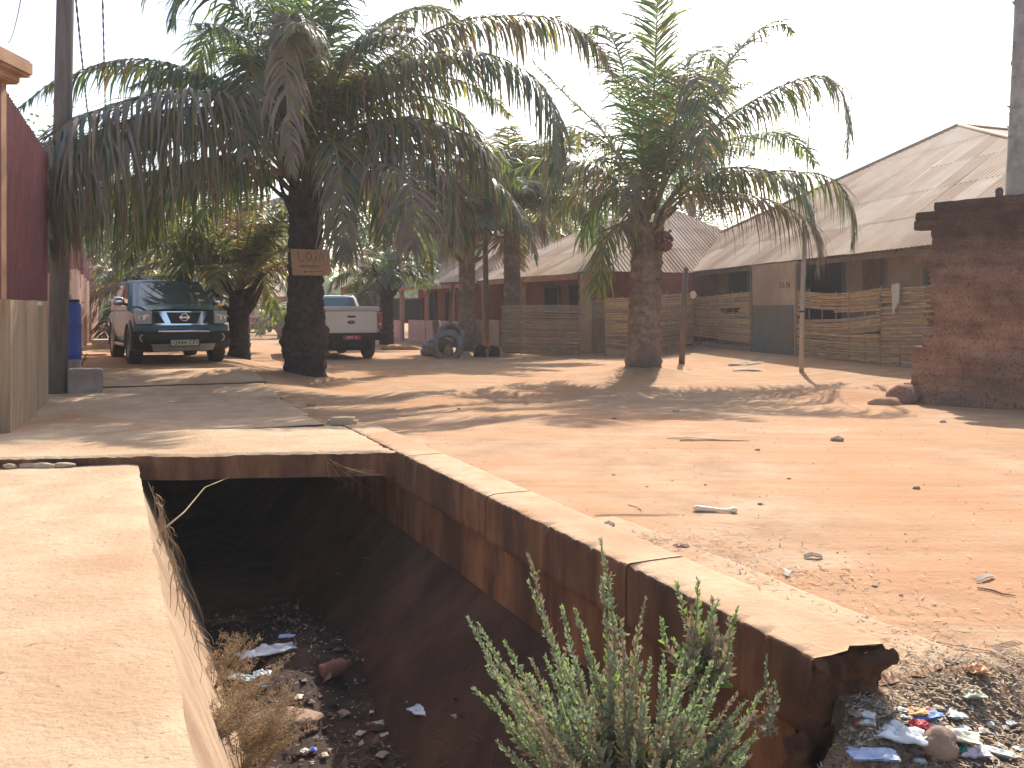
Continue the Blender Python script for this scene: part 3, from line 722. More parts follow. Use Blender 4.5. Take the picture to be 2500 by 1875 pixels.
def simple_palm(label, x, y, ztop, r, nf, L, bark='barkL', e=(0, 78), bend=(80, 120), mixes=(GRN, MIXD), gap=.055, wid=.07, stub=0, boots=.10, Lm=.85, lean=(0, 0), group=None, flare=.2, z0=None, seg=3):
    gz = ground(x, y) if z0 is None else z0
    rt = thing('palm_tree', label, 'palm tree', (x, y, gz), group=group)
    trunk(rt, (x, y, gz-.2), (x+lean[0], y+lean[1], ztop), r, r*.92, rnd, M[bark], boots=boots, flare=flare, nr=50, ns=28)
    c = Vector((x+lean[0], y+lean[1], ztop))
    if stub: stubs(rt, c-Vector((0, 0, .1)), r, stub, rnd, .65, M[bark])
    for k in range(nf):
        az = k*2.39996+rnd.uniform(-.3, .3); t = k/max(1, nf-1)
        e0 = R(e[1]+(e[0]-e[1])*t+rnd.uniform(-6, 6))
        frond(rt, frond_path(c, az, e0, L*rnd.uniform(.8, 1.1), R(rnd.uniform(*bend)), rnd), rnd, Lm=Lm, mix=rnd.choice(mixes), droop=.6, gap=gap*.85, wid=wid*1.15, segs=seg)
    return rt
simple_palm('grey trunked palm rising behind the brown woven mat panel near the middle', 0.0, 29.8, 4.7, .29, 34, 4.7, e=(12, 84), bend=(70, 105), Lm=1.05, mixes=(GRN, MIXD, YEL), wid=.065)
simple_palm('palm with shaggy fibrous trunk beside the pile of old tyres', -1.45, 28.6, 3.7, .27, 26, 3.9, e=(22, 84), bend=(60, 95), Lm=.95, stub=16, mixes=(MIXD, GRN, DUST), wid=.065)
simple_palm('small palm with cut leaf stubs in front of the far pink verandah', -4.95, 35, 2.65, .27, 16, 2.9, bark='bark', stub=26, e=(15, 80), mixes=(GRN, MIXD), wid=.07)
simple_palm('dark trunked palm close behind the right flank of the teal car', -6.55, 21.3, 1.9, .24, 24, 3.0, bark='bark', stub=14, e=(38, 85), bend=(40, 80), mixes=(YEL, MIXD, DUST), wid=.05, gap=.055)
simple_palm('palm with brown fronds directly behind the roof of the teal car', -9.6, 28.5, 2.9, .27, 26, 4.2, bark='bark', stub=12, e=(10, 75), mixes=(DUST, YEL, MIXD), wid=.065)
simple_palm('low palm with dry feathery fronds behind the left mirror of the teal car', -13.4, 33, 1.9, .25, 16, 3.6, bark='bark', e=(15, 70), mixes=(DUST, MIXD), wid=.07)
simple_palm('tall palm standing far behind the pickup, half hidden by nearer fronds', -3.6, 46, 6.2, .28, 34, 6.0, e=(-10, 80), mixes=(GRN, MIXD), wid=.08, gap=.09)
simple_palm('tall palm beyond the tan house roof, between two nearer palms', 1.5, 50, 6.8, .28, 34, 6.0, e=(-10, 80), mixes=(GRN, MIXD), wid=.08, gap=.09)
simple_palm('young palm with bright leaves beside the dark parked car', -12.0, 46, .7, .16, 12, 2.0, e=(20, 80), mixes=(GRN, YEL), wid=.07, gap=.09)
# trunk at the right border, its crown is above the picture
simple_palm('smooth pale palm trunk behind the ruined brick wall at the right border', 9.02, 16.0, 12.5, .27, 12, 3.0, e=(0, 75), mixes=(GRN,), wid=.08, gap=.09, boots=.03, lean=(.6, 0), z0=0, bark='palebark')

# ------------------------------------------------------------------ broadleaf trees
def tree(label, x, y, h, cr, n, leaf=.16, m='treeleaf', z0=None, ch=None, name='broadleaf_tree'):
    z0 = ground(x, y) if z0 is None else z0
    rt = thing(name, label, 'tree', (x, y, z0))
    tb = MB(); ch = ch or cr*.8
    c = Vector((x, y, z0+h-ch))
    tb.tube([(x, y, z0-.1), (x+.1, y, z0+(h-ch)*.5), c], [.22, .17, .12], 8)
    ends = []
    for k in range(14):
        a = rnd.uniform(0, 6.28); b = rnd.uniform(-.4, .95); r = rnd.uniform(.55, .95)
        e = c+Vector((math.cos(a)*math.sqrt(1-b*b)*cr*r, math.sin(a)*math.sqrt(1-b*b)*cr*r, b*ch*r)); ends.append(e)
        s_ = Vector((x, y, z0+(h-ch)*rnd.uniform(.5, 1)))
        tb.tube([s_, s_.lerp(e, .5)+Vector((0, 0, .2)), e], [.09, .05, .015], 5)
    tb.build('trunk', M['barkL'], rt)
    lb = MB()
    cl = ends+[c+Vector((rnd.gauss(0, cr*.45), rnd.gauss(0, cr*.45), rnd.gauss(0, ch*.4))) for _ in range(26)]
    for k in range(n):
        e = rnd.choice(cl); s_ = cr*.26
        p = e+Vector((rnd.gauss(0, s_), rnd.gauss(0, s_), rnd.gauss(0, s_*.7)))
        a = Vector((rnd.uniform(-1, 1), rnd.uniform(-1, 1), rnd.uniform(-.7, .5))).normalized(); b = a.orthogonal().normalized()
        l = leaf*rnd.uniform(.6, 1.3)
        lb.face([p, p+a*l*.5+b*l*.28, p+a*l, p+a*l*.5-b*l*.28], 0)
    lb.build('crown', M[m], rt)
    return rt
tree('leafy green tree just behind the near end of the pink wall', -12.0, 19.5, 4.4, 1.9, 3800, .12)
tree('leafy green tree behind the far part of the pink wall', -15.5, 28, 6.2, 2.6, 5000, .15)
tree('green tree rising over the far end of the pink wall', -20, 42, 8.0, 3.6, 5000, .22)
tree('green tree filling the end of the street behind the teal car', -15.5, 55, 9.0, 4.2, 5500, .26)
tree('dull green tree at the end of the street behind the white pickup', -9.5, 66, 10.5, 5, 5500, .3, 'treeleafd')
tree('dull green tree standing behind the pink verandah house', -3.5, 62, 10, 4.5, 5500, .28, 'treeleafd')
tree('dull green tree behind the tan roof in the middle', 5.0, 60, 11, 4.6, 5500, .28, 'treeleafd')
tree('feathery dull tree behind the palm right of the middle', 10.5, 52, 11.0, 3.2, 4500, .2, 'treeleafd')
tree('wide green tree at the far left end of the street', -27, 60, 10, 5, 5000, .3)
far = MB()
for k in range(14000):
    x = rnd.uniform(-140, 140); y = 120+rnd.uniform(-6, 12); hh = 6.5+3.0*nz(x*.06, 1)+1.5*nz(x*.3, 2)
    p = Vector((x, y, rnd.uniform(-.5, hh))); a = Vector((rnd.uniform(-1, 1), rnd.uniform(-.3, .3), rnd.uniform(-1, 1))).normalized(); b = a.cross(Vector((0, 1, 0))).normalized(); l = rnd.uniform(.8, 1.6)
    far.face([p, p+a*l*.5+b*l*.4, p+a*l, p+a*l*.5-b*l*.4], 0)
tag(far.build('far_trees', M['treeleafd'], None, Vector((0, 120, 0))), 'band of distant dull green trees closing the end of the street', 'trees', kind='stuff')

# ------------------------------------------------------------------ left side: gate post, walls, pole, cables, barrel, steps
def wallrun(mb, A, B, z0, z1, th, mi=0):
    """upright wall box between plan points A and B"""
    A = Vector((A[0], A[1], 0)); B = Vector((B[0], B[1], 0)); d = (B-A); L = d.length; d.normalize(); n = Vector((d.y, -d.x, 0))
    c = (A+B)/2+Vector((0, 0, (z0+z1)/2))
    mb.obox(c, d*L/2, n*th/2, Vector((0, 0, (z1-z0)/2)), mi)
FA = Vector((-5.30, 9.25, 0)); FB = Vector((-6.33, 12.15, 0)); fd = (FB-FA).normalized(); fn = Vector((fd.y, -fd.x, 0))
rt = thing('compound_fence', 'streaked beige wall topped with dark red corrugated sheets beside an orange corner post', 'fence', (FA.x, FA.y, 0))
b = MB(); b.bbox((-5.55, 9.2, 1.95), (.20, .20, 2.0), .015); b.build('post', M['orange'], rt)
b = MB(); b.bbox((-5.48, 9.2, 4.02), (.34, .34, .09), .03); b.bbox((-5.5, 9.2, 3.9), (.26, .26, .06), .02); b.build('post_cap', M['orange'], rt)
b = MB(); wallrun(b, FA+fn*-.02, FA+fd*1.45-fn*.02, -.1, 1.55, .16); wallrun(b, FA+fd*1.47-fn*.10, FB-fn*.10, -.1, 1.50, .16); b.build('wall', M['beige'], rt)
b = MB(); b.bbox(FA+fd*1.46+Vector((0, 0, .73))-fn*.0, (.07, .07, .83), .01); b.build('wall', M['beige'], rt)
cm = MB()
Lf = (FB-FA).length; nc = 260
def corr(a, c):
    x = a*Lf
    return FA+fd*x+fn*(-.05+.022*math.sin(x*2*math.pi/.105))+Vector((0, 0, 1.56+(2.26-.075*x)*c+.02*c*nz(x*6, 1)))
cm.grid(corr, nc, 3)
cm.build('corrugated_sheet', M['redmetal'], rt)
b = MB(); b.obox(FA+fd*Lf/2-fn*.10+Vector((0, 0, 2.0)), fd*Lf/2, fn*.02, (0, 0, .03)); b.obox(FA+fd*Lf/2-fn*.10+Vector((0, 0, 3.3)), fd*Lf/2, fn*.02, (0, 0, .03)); b.build('rail', M['redmetal'], rt)
# utility pole
rt = thing('utility_pole', 'tall grey utility pole rising behind the red fence, partly covered by palm fronds', 'pole', (-6.63, 12.9, 0))
b = MB(); b.tube([(-6.62, 12.9, 0), (-6.52, 12.9, 5), (-6.38, 12.9, 11)], [.135, .12, .10], 16); b.build('shaft', M['pole'], rt)
b = MB(); b.bbox((-6.40, 12.9, 10.3), (.5, .05, .05), .01); b.build('crossarm', M['wood'], rt)
for (x, lab) in ((-6.7, 'left'), (-6.1, 'right')):
    b = MB(); b.lathe([(.0, 0), (.05, 0), (.04, .04), (.055, .06), (.03, .12), (0, .13)], (x, 12.9, 10.35), (0, 0, 1), 10); b.build('insulator', M['grey'], rt)
def cable(label, p, q, sag=.3, r=.018):
    b = MB(); p, q = Vector(p), Vector(q)
    for s_ in (0, math.pi):
        pts = []
        for i in range(121):
            t = i/120; c = p.lerp(q, t)-Vector((0, 0, sag*4*t*(1-t)))
            ang = t*150+s_
            pts.append(c+Vector((math.cos(ang)*r*.8, 0, math.sin(ang)*r*.8)))
        b.tube(pts, r*.7, 5)
    tag(b.build('power_cable', M['cable'], None, p), label, 'cable', 'twisted cables over the left wall')
cable('twisted black cable slanting down right of the utility pole, nearest to the pole', W(165, -210, 14), W(232, 420, 42))
cable('twisted black cable hanging almost straight down, second to the right of the pole', W(246, -210, 16), W(262, 440, 44))
cable('thin cable crossing the sky above the orange post cap', W(75, -150, 12), W(20, 105, 22), r=.008)

# pink wall with red bars further on
rt = thing('compound_fence', 'long pink wall with upright dark red bars on top, behind the blue barrel', 'fence', (-6.95, 13.4, 0))
PA = Vector((-6.95, 13.35, 0)); PB = Vector((-10.4, 21, 0)); PC = Vector((-20.7, 44, 0))
def ztop(y): return 1.62+.38*sst(13, 21, y)+.0*y
b = MB()
segs_ = [(PA, PB, 5), (PB, PC, 9)]
for (A, B_, n_) in segs_:
    for i in range(n_):
        p = A.lerp(B_, i/n_); q = A.lerp(B_, (i+.985)/n_)
        wallrun(b, p, q, -.2, ztop((p.y+q.y)/2)+.01*i, .16)
b.build('wall', M['pink'], rt)
for (A, B_, n_) in segs_:
    for i in range(n_+(1 if B_ is PC else 0)):
        p = A.lerp(B_, i/n_); b = MB(); b.bbox((p.x+.03, p.y, ztop(p.y)/2+.15), (.10, .10, ztop(p.y)/2+.22), .01); b.build('pillar', M['pink'], rt)
b = MB()
for (A, B_, n_) in segs_:
    L = (B_-A).length; k = int(L/.22)
    for i in range(k):
        p = A.lerp(B_, i/k)
        if nz(i*.31, p.y) > .55: continue
        b.box(p.x-.035, p.x+.035, p.y-.02, p.y+.02, ztop(p.y)-.1, ztop(p.y)+1.35)
    wallrun(b, A, B_, ztop(A.y)+.25, ztop(A.y)+.30, .03); wallrun(b, A, B_, ztop(A.y)+1.2, ztop(A.y)+1.25, .03)
b.build('bars', M['redmetal'], rt)
# blue barrel
zb = .40
rt = thing('barrel', 'blue plastic barrel standing against the pink wall by the pole', 'barrel', (-7.35, 14.6, zb))
b = MB(); b.lathe([(0, 0), (.21, 0), (.23, .03), (.235, .3), (.25, .33), (.235, .36), (.235, .75), (.25, .78), (.235, .81), (.23, 1.12), (.20, 1.17)], (-7.35, 14.6, zb), (0, 0, 1), 28); b.build('drum', M['blue'], rt)
b = MB(); b.lathe([(.20, 1.17), (.212, 1.175), (.212, 1.205), (.19, 1.215), (0, 1.21)], (-7.35, 14.6, zb), (0, 0, 1), 28); b.build('lid', M['blackpl'], rt)
# step blocks
def block(label, px0, px1, pyt, pyb, Y, dep, m='grey'):
    a = W(px0, pyb, Y); c = W(px1, pyt, Y)
    b = MB(); Mx = Matrix.Rotation(R(24), 3, 'Z')
    b.bbox(((a.x+c.x)/2-.0, Y+dep/2, (a.z+c.z)/2-.05), ((c.x-a.x)/2, dep/2, (c.z-a.z)/2+.05), .018, 0, Mx)
    tag(b.build('concrete_block', M[m], None, Vector((a.x, Y, a.z))), label, 'concrete block')
block('grey concrete step block in front of the barrel, nearest to the camera', 152, 230, 902, 962, 12.9, .45, 'slabside')
block('small pale concrete ledge between the barrel and the step block', 143, 176, 880, 920, 14.2, .5)
block('thin pale concrete slab projecting from the pink wall near the car', 206, 250, 830, 842, 21.0, .9)
b = MB(); b.tube([W(168, 855, 15.5), W(178, 862, 15.2), W(181, 880, 15.2), W(172, 884, 15.3)], .045, 8); tag(b.build('drain_pipe', M['blackpl'], None, W(172, 870, 15.3)), 'short black pipe bend sticking out of the pink wall', 'pipe')
def weed(label, p, h, n, mats=('weedG', 'weedB'), spread=.6, ls=.05, cat='plant', name='weed'):
    rt = thing(name, label, cat, p); sb, lb = MB(), MB(); p = Vector(p)
    for k in range(n):
        a = rnd.uniform(0, 6.28); l = h*rnd.uniform(.6, 1.1); sp = rnd.uniform(.1, spread)
        q = p+Vector((math.cos(a)*sp*h, math.sin(a)*sp*h, l)); m_ = p.lerp(q, .5)+Vector((0, 0, h*.12))
        sb.tube([p, m_, q], [.006, .004, .002], 4)
        for i in range(int(l/.02)):
            t = rnd.uniform(.15, 1); c = crom([p, m_, q], t); d = Vector((rnd.uniform(-1, 1), rnd.uniform(-1, 1), rnd.uniform(-.2, 1))).normalized(); e = d.orthogonal().normalized(); s_ = ls*rnd.uniform(.6, 1.2)
            lb.face([c, c+d*s_*.5+e*s_*.3, c+d*s_, c+d*s_*.5-e*s_*.3], rnd.randrange(len(mats)))
    sb.build('stem', M['stem'], rt); lb.build('foliage', [M[x] for x in mats], rt)
pw = W(195, 870, 16.5); weed('small green weed at the foot of the pink wall by the black pipe', (pw.x, pw.y, ground(pw.x, pw.y)), .35, 9)

# ------------------------------------------------------------------ ruined mud brick wall on the right
BA = Vector((6.42, 13.5, 0)); bd = Vector((.62, -.785, 0)).normalized(); bnrm = Vector((bd.y, -bd.x, 0))
if bnrm.y > 0: bnrm = -bnrm
rt = thing('ruined_wall', 'broken mud brick wall, dark at the top and reddish below, at the right border', 'wall', (BA.x, BA.y, 0))
courses = [(-.2, .30, -.42), (.30, .52, -.30), (.52, .88, -.29), (.88, 1.0, -.13), (1.0, 1.2, .03), (1.2, 1.45, .05), (1.45, 1.66, -.0), (1.66, 1.82, .02), (1.82, 2.1, .0), (2.1, 2.17, -.02), (2.17, 2.36, -.24), (2.36, 2.52, .02), (2.52, 2.66, .01), (2.66, 2.80, -.25), (2.80, 2.93, -.22), (2.93, 3.06, .06)]
def wallpatch(mb, z0, z1, x0, x1, mi):
    n1, n2 = max(4, int((x1-x0)/.025)), max(2, int((z1-z0)/.025))
    def pt(a, c, face):
        x = x0+(x1-x0)*a; z = z0+(z1-z0)*c
        e = .02*(sst(0, .15, c)*sst(0, .15, 1-c)-1)
        ci = math.floor(z/.21); fz = z/.21-ci; fx_ = (x/.40+.5*(ci % 2)) % 1.0
        jt = max(1-sst(0, .13, min(fz, 1-fz)), 1-sst(0, .06, min(fx_, 1-fx_)))*(.5+.5*nz(x*1.3, z*1.3, 4))
        off = .030*fbm(x, z, face*9, 3.2, 5)+.022*fbm(x, z, 4, 13, 3)+e*.6-.024*max(0, jt)
        return BA+bd*(x+ (.02*nz(z*9, 3) if a == 0 else 0))+bnrm*((.11+off) if face else (-.11-off))+Vector((0, 0, z+.012*fbm(x, z, 3, 4, 3)))
    mb.grid(lambda a, c: pt(a, c, 1), n1, n2, mi); mb.grid(lambda a, c: pt(1-a, c, 0), n1, n2, mi)
    mb.grid(lambda a, c: pt(0, c, 1).lerp(pt(0, c, 0), a), 5, n2, mi)
    mb.grid(lambda a, c: pt(c, 1, 1).lerp(pt(c, 1, 0), a), 3, n1, mi)
    mb.grid(lambda a, c: pt(c, 0, 1).lerp(pt(c, 0, 0), 1-a), 3, n1, mi)
b1, b2, b3 = MB(), MB(), MB()
for (z0, z1, x0) in courses:
    tgt = b1
    wallpatch(tgt, z0, z1+.004, x0, 4.4, 0)
b1.build('brick_courses', M['brick'], rt)
b = MB(); b.bbox(BA+bd*-.02+Vector((0, 0, 1.25))-bnrm*.0, (.05, .05, .02), .01)
for k in range(16):
    z = .95+k*.085; b.bbox(BA+bd*(-.02+rnd.uniform(-.03, .03))+bnrm*rnd.uniform(-.05, .05)+Vector((0, 0, z)), (.07, .09, .025), .012, 0, Matrix.Rotation(R(-50+rnd.uniform(-15, 15)), 3, 'Z'))
b.build('broken_bricks', M['brick'], rt)
b = MB(); q = BA+bd*.95+Vector((0, 0, 3.11)); b.bbox(q, (.045, .045, .09), .02); tag(b.build('brick_piece', M['brickdark'], None, q), 'small upright brick piece left standing on top of the ruined wall', 'brick')
def rock(label, c, r, m='stone', seed=0, flat=.7, name='stone', cat='stone', group=None, sub=3):
    bm = bmesh.new(); bmesh.ops.create_icosphere(bm, subdivisions=sub, radius=1)
    for v in bm.verts:
        d = 1+.55*fbm(v.co.x+seed, v.co.y, v.co.z, 1.3, 3); v.co = Vector((v.co.x*r[0]*d, v.co.y*r[1]*d, v.co.z*r[2]*d))
    me = bpy.data.meshes.new(name); bm.to_mesh(me); bm.free()
    for p in me.polygons: p.use_smooth = sub > 2
    me.materials.append(M[m] if isinstance(m, str) else m)
    o = bpy.data.objects.new(name, me); col.objects.link(o); o.location = c
    return tag(o, label, cat, group)
# lumps at the foot of the wall
p = W(2205, 965, 13.6); rock('block of fallen mud brick leaning at the ruined wall foot', (p.x, p.y, .12), (.26, .22, .19), 'brick', 8)
p = W(2165, 985, 13.3); rock('lower rounded mud lump at the ruined wall foot', (p.x, p.y, .03), (.25, .16, .1), 'dirt', 5)

# ------------------------------------------------------------------ houses
def hit(px, A, B_):
    k = (px-1250)/F; dx, dy = B_[0]-A[0], B_[1]-A[1]
    t = (k*A[1]-A[0])/(dx-k*dy); return Vector((A[0]+t*dx, A[1]+t*dy, 0)), t
def zat(py, Y): return CH+(HZ-py)/F*Y
def corr_roof(parent, A, B_, apex, zA, zB, pitch=.17, amp=.0115, sheet=.82, rows=5, rag=.0, name='roof_slope', ridge=None):
    """corrugated slope between eave points A,B (plan) and an apex (or ridge pair)"""
    A3 = Vector((A[0], A[1], zA)); B3 = Vector((B_[0], B_[1], zB)); L = (B3-A3).length; e = (B3-A3)/L
    R0, R1 = (Vector(apex), Vector(apex)) if ridge is None else (Vector(ridge[0]), Vector(ridge[1]))
    mid = (R0+R1)/2
    up = (mid-A3); up = up-e*up.dot(e); H = up.length; up.normalize(); nrm = e.cross(up); 
    if nrm.z < 0: nrm = -nrm
    ta, tb = (R0-A3).dot(e), (R1-A3).dot(e)
    if ta > tb: ta, tb = tb, ta
    n = int(L/pitch*4); mb = MB()
    def hmax(x):
        if x < ta: return H*x/ta if ta > 0 else H
        if x > tb: return H*(L-x)/(L-tb) if L > tb else H
        return H
    b0 = 0
    for i in range(n+1):
        x = L*i/n; hm = max(.001, hmax(x)); sh = int(x/sheet)
        for r_ in range(rows+1):
            h = min(hm, H*r_/rows) if r_ < rows else hm
            off = amp*math.sin(x*2*math.pi/pitch)
            lap = .018*((rows-r_) % 1)
            lift = .012*nz(sh*3.1, r_*2.2, 1)
            rg = (-rag*(.4+.6*random.Random(sh*7+1).random()) if r_ == 0 else 0)
            mb.v.append(A3+e*x+up*(h+rg)+nrm*(off+lift))
    for i in range(n):
        x = L*(i+.5)/n; sh = int(x/sheet)
        for r_ in range(rows):
            a = b0+i*(rows+1)+r_; q = random.Random(sh*31+r_*7+int(L*10)).random()
            mb.f.append((a, a+rows+1, a+rows+2, a+1)); mb.m.append(0 if q < .55 else (1 if q < .8 else 2)); mb.sm.append(False)
    # sheet laps: slim proud strips along each row joint
    for r_ in range(1, rows):
        h = H*r_/rows; x0 = ta*h/H if ta > 0 else 0; x1 = L-(L-tb)*h/H
        m_ = int((x1-x0)/(pitch/2))
        if m_ > 2: mb.grid(lambda a, c: A3+e*(x0+(x1-x0)*a)+up*(h+.015-.03*c)+nrm*(amp*math.sin((x0+(x1-x0)*a)*2*math.pi/pitch)+.010+.003*nz(a*90, r_)), m_, 1, 2 if r_ % 2 else 0, False)
    return mb.build(name, RS, parent)
def gable(parent, pts, m=None):
    mb = MB(); mb.face([Vector(p) for p in pts]); return mb.build('roof_slope', m or RS[0], parent)
HA, HB = Vector((8.68, 18, 0)), Vector((5.58, 33, 0)); hd_ = (HB-HA).normalized(); hn = Vector((-hd_.y, hd_.x, 0))
if hn.x > 0: hn = -hn
def HL(t, off=0): return HA+hd_*t-hn*off        # off>0 goes into the house
rt = thing('house', 'long low mud plastered house with a big hipped tan sheet roof on the right', 'house', (HL(4).x, HL(4).y, 0))
apex = W(2340, 306, 26.0); zE = 2.82
eA, eB = HL(-6.5), HL(20.5)
corr_roof(rt, eA, eB, apex, zE, 2.72, rows=5, rag=.05)
fA = HL(-6.5, 12.5); fB = HL(20.5, 12.5)
gable(rt, [(eA.x, eA.y, zE), apex, (fA.x, fA.y, zE)]); gable(rt, [(eB.x, eB.y, 2.72), (fB.x, fB.y, zE), apex]); gable(rt, [(fA.x, fA.y, zE), apex, (fB.x, fB.y, zE)])
b = MB()
for q in (Vector((eA.x, eA.y, zE)), Vector((eB.x, eB.y, 2.72)), Vector((fA.x, fA.y, zE))):
    b.tube([q+Vector((0, 0, .02)), q.lerp(apex, .5)+Vector((0, 0, .03)), apex+Vector((0, 0, .03))], .05, 6)
b.build('ridge_cap', RS[1], rt)
# walls set back under the eave
o = 1.15
b = MB(); wallrun(b, HL(-5, o), HL(20, o), -.1, 3.0, .2); wallrun(b, HL(-5, o), HL(-5, 12), -.1, 2.8, .2); wallrun(b, HL(20, o), HL(20, 12), -.1, 2.8, .2); wallrun(b, HL(-5, 12), HL(20, 12), -.1, 2.8, .2)
b.build('wall', M['mud'], rt)
b = MB(); wallrun(b, HL(-6.3, .12), HL(20.3, .12), 2.60, 2.72, .07); b.build('eave_beam', M['wood'], rt)
wA, wB = HL(-5, o-.1), HL(20, o-.1)
def opening(px0, px1, py0, py1, kind='window', fm='frame', pane='dark', A=wA, B_=wB, root=None, fw=.09, bars=0):
    p, _ = hit(px0, A, B_); q, _ = hit(px1, A, B_); Y = (p.y+q.y)/2
    z1, z0 = zat(py0, Y), zat(py1, Y); d = (q-p); L = d.length; d.normalize(); n = Vector((-d.y, d.x, 0))
    if n.dot(Vector((0, -1, 0))) < 0: n = -n
    c = (p+q)/2
    fr = MB()
    for s_ in (-1, 1): fr.obox(c+d*(s_*(L/2-fw/2))+n*.03+Vector((0, 0, (z0+z1)/2)), d*fw/2, n*.05, (0, 0, (z1-z0)/2))
    fr.obox(c+n*.03+Vector((0, 0, z1-fw/2)), d*(L/2-fw), n*.05, (0, 0, fw/2))
    if kind == 'window': fr.obox(c+n*.03+Vector((0, 0, z0+fw/2)), d*(L/2-fw), n*.05, (0, 0, fw/2))
    if bars:
        for i in range(1, bars): fr.obox(c+d*(L*(i/bars-.5))+n*.03+Vector((0, 0, (z0+z1)/2)), d*.03, n*.03, (0, 0, (z1-z0)/2-fw))
    f_ = fr.build('frame' if kind == 'opening' else kind, M[fm], root)
    pn = MB(); pn.obox(c+n*.012+Vector((0, 0, (z0+z1)/2-(0 if kind == 'window' else fw/2))), d*(L/2-fw*.9), n*.02, (0, 0, (z1-z0)/2-fw*.5)); pn.build('pane' if kind == 'window' else 'door_leaf', M[pane], f_)
opening(1979, 2066, 632, 800, 'door', root=rt)
opening(1778, 1832, 646, 800, 'door', root=rt)
opening(1612, 1684, 655, 730, 'window', root=rt, pane='dark', fm='wood')
opening(2262, 2292, 650, 712, 'window', root=rt)
b = MB()
p, _ = hit(2108, wA, wB); q, _ = hit(2145, wA, wB)
for k in range(1):
    c = (p+q)/2; d = (q-p).normalized(); L = (q-p).length; n = hn
    b.grid(lambda a, cc: c+d*(L*(a-.5)*(1+.18*nz(cc*5, 3)))+n*(.014+.006*nz(a*8, cc*8))+Vector((0, 0, zat(722, c.y)+(zat(622, c.y)-zat(722, c.y))*cc)), 10, 24)
b.build('bare_mud_patch', M['mudred'], rt); b = MB()
p, _ = hit(1700, wA, wB); q, _ = hit(1722, wA, wB); c2 = (p+q)/2; L2 = (q-p).length
b.grid(lambda a, cc: c2+d*(L2*(a-.5)*(1+.3*nz(cc*5, 8)))+hn*(.014+.006*nz(a*8, cc*8))+Vector((0, 0, zat(712, c2.y)+(zat(655, c2.y)-zat(712, c2.y))*cc)), 8, 20)
b.build('bare_mud_patch', M['mudred'], rt)
for px in (1735, 2160):
    p, _ = hit(px, wA, wB); b = MB(); b.obox(p+hn*.12+Vector((0, 0, 1.4)), hd_*.05, hn*.05, (0, 0, 1.35)); b.build('verandah_post', M['wood'], rt)
# verandah plinth
b = MB(); 
b.grid(lambda a, c: HL(-5+24.5*a, .05-.30*c*(1-.0)+.05*nz(a*60, c*3))+Vector((0, 0, .36-.5*c)), 120, 8)
b.grid(lambda a, c: HL(-5+24.5*a, .05+1.1*c)+Vector((0, 0, .36+.01*nz(a*50, c*3))), 120, 4)
b.build('plinth', M['mud'], rt)
# projecting porch wall with the house number
pA, pB = HL(-6, -.10), HL(20, -.10)
p, tp = hit(1838, pA, pB); q, tq = hit(1948, pA, pB); d = (q-p).normalized(); L = (q-p).length; c = (p+q)/2
b = MB(); b.obox(c-hn*.06+Vector((0, 0, 1.45)), d*L/2, hn*.09, (0, 0, 1.26)); b.build('porch_wall', M['mud'], rt)
b = MB(); b.obox(c+hn*.034-d*.06+Vector((0, 0, zat(806, c.y))), d*(L/2-.09), hn*.006, (0, 0, (zat(746, c.y)-zat(868, c.y))/2)); b.build('painted_panel', M['bluegrey'], rt)
b = MB(); b.obox(p+hn*.03-d*.03+Vector((0, 0, 1.35)), d*.04, hn*.04, (0, 0, 1.3)); b.obox(q+hn*.03+d*.03+Vector((0, 0, 1.35)), d*.04, hn*.04, (0, 0, 1.3)); b.build('door_frame', M['wood'], rt)
def text(parent, s, m, size, Mx, name='lettering', depth=.002, font_shear=0):
    cu = bpy.data.curves.new('t', 'FONT'); cu.body = s; cu.size = size; cu.extrude = depth; cu.align_x = 'CENTER'; cu.align_y = 'CENTER'; cu.shear = font_shear
    to = bpy.data.objects.new('t', cu); col.objects.link(to)
    bpy.context.view_layer.update()
    me = bpy.data.meshes.new_from_object(to.evaluated_get(bpy.context.evaluated_depsgraph_get()))
    bpy.data.objects.remove(to); me.name = name; me.materials.clear(); me.materials.append(m)
    me.transform(Mx); o_ = bpy.data.objects.new(name, me); col.objects.link(o_); o_.parent = parent
    return o_
def basis(c, x, up, root=None):
    """matrix with local x -> x, local y -> up"""
    x = Vector(x).normalized(); up = Vector(up).normalized(); z = x.cross(up)
    m_ = Matrix((x, up, z)).transposed().to_4x4(); m_.translation = Vector(c)-(root.location if root else Vector((0, 0, 0)))
    return m_
tp_, _ = hit(1918, pA, pB)
text(rt, '2-E-54', M['ink'], .22, basis(tp_+hn*.035+Vector((0, 0, zat(697, tp_.y))), d, (0, 0, 1), rt))
# conduit wire
b = MB(); p0, _ = hit(2150, wA, wB); p1, _ = hit(2205, wA, wB)
b.tube([p0+hn*.05+Vector((0, 0, zat(625, p0.y))), (p0+p1)/2+hn*.06+Vector((0, 0, zat(628, p0.y))), p1+hn*.05+Vector((0, 0, zat(602, p1.y)))], .012, 5); b.build('wire', M['cable'], rt)
# doorsteps
def step(label, px0, px1, py, Y, h, m='mud'):
    a, c = W(px0, py, Y), W(px1, py, Y)
    rock(label, ((a.x+c.x)/2, Y, a.z-h*.3), ((c.x-a.x)/2, .38, h), m, px0*.1, name='doorstep', cat='step', sub=4)
step('upper mud doorstep below the blue grey painted porch wall', 1790, 1900, 890, 22.5, .12)
step('lower mud doorstep below the blue grey painted porch wall', 1775, 1870, 906, 20.8, .09)
step('flat stone lying at the foot of the white pole', 1930, 2000, 920, 19.3, .05, 'grey')

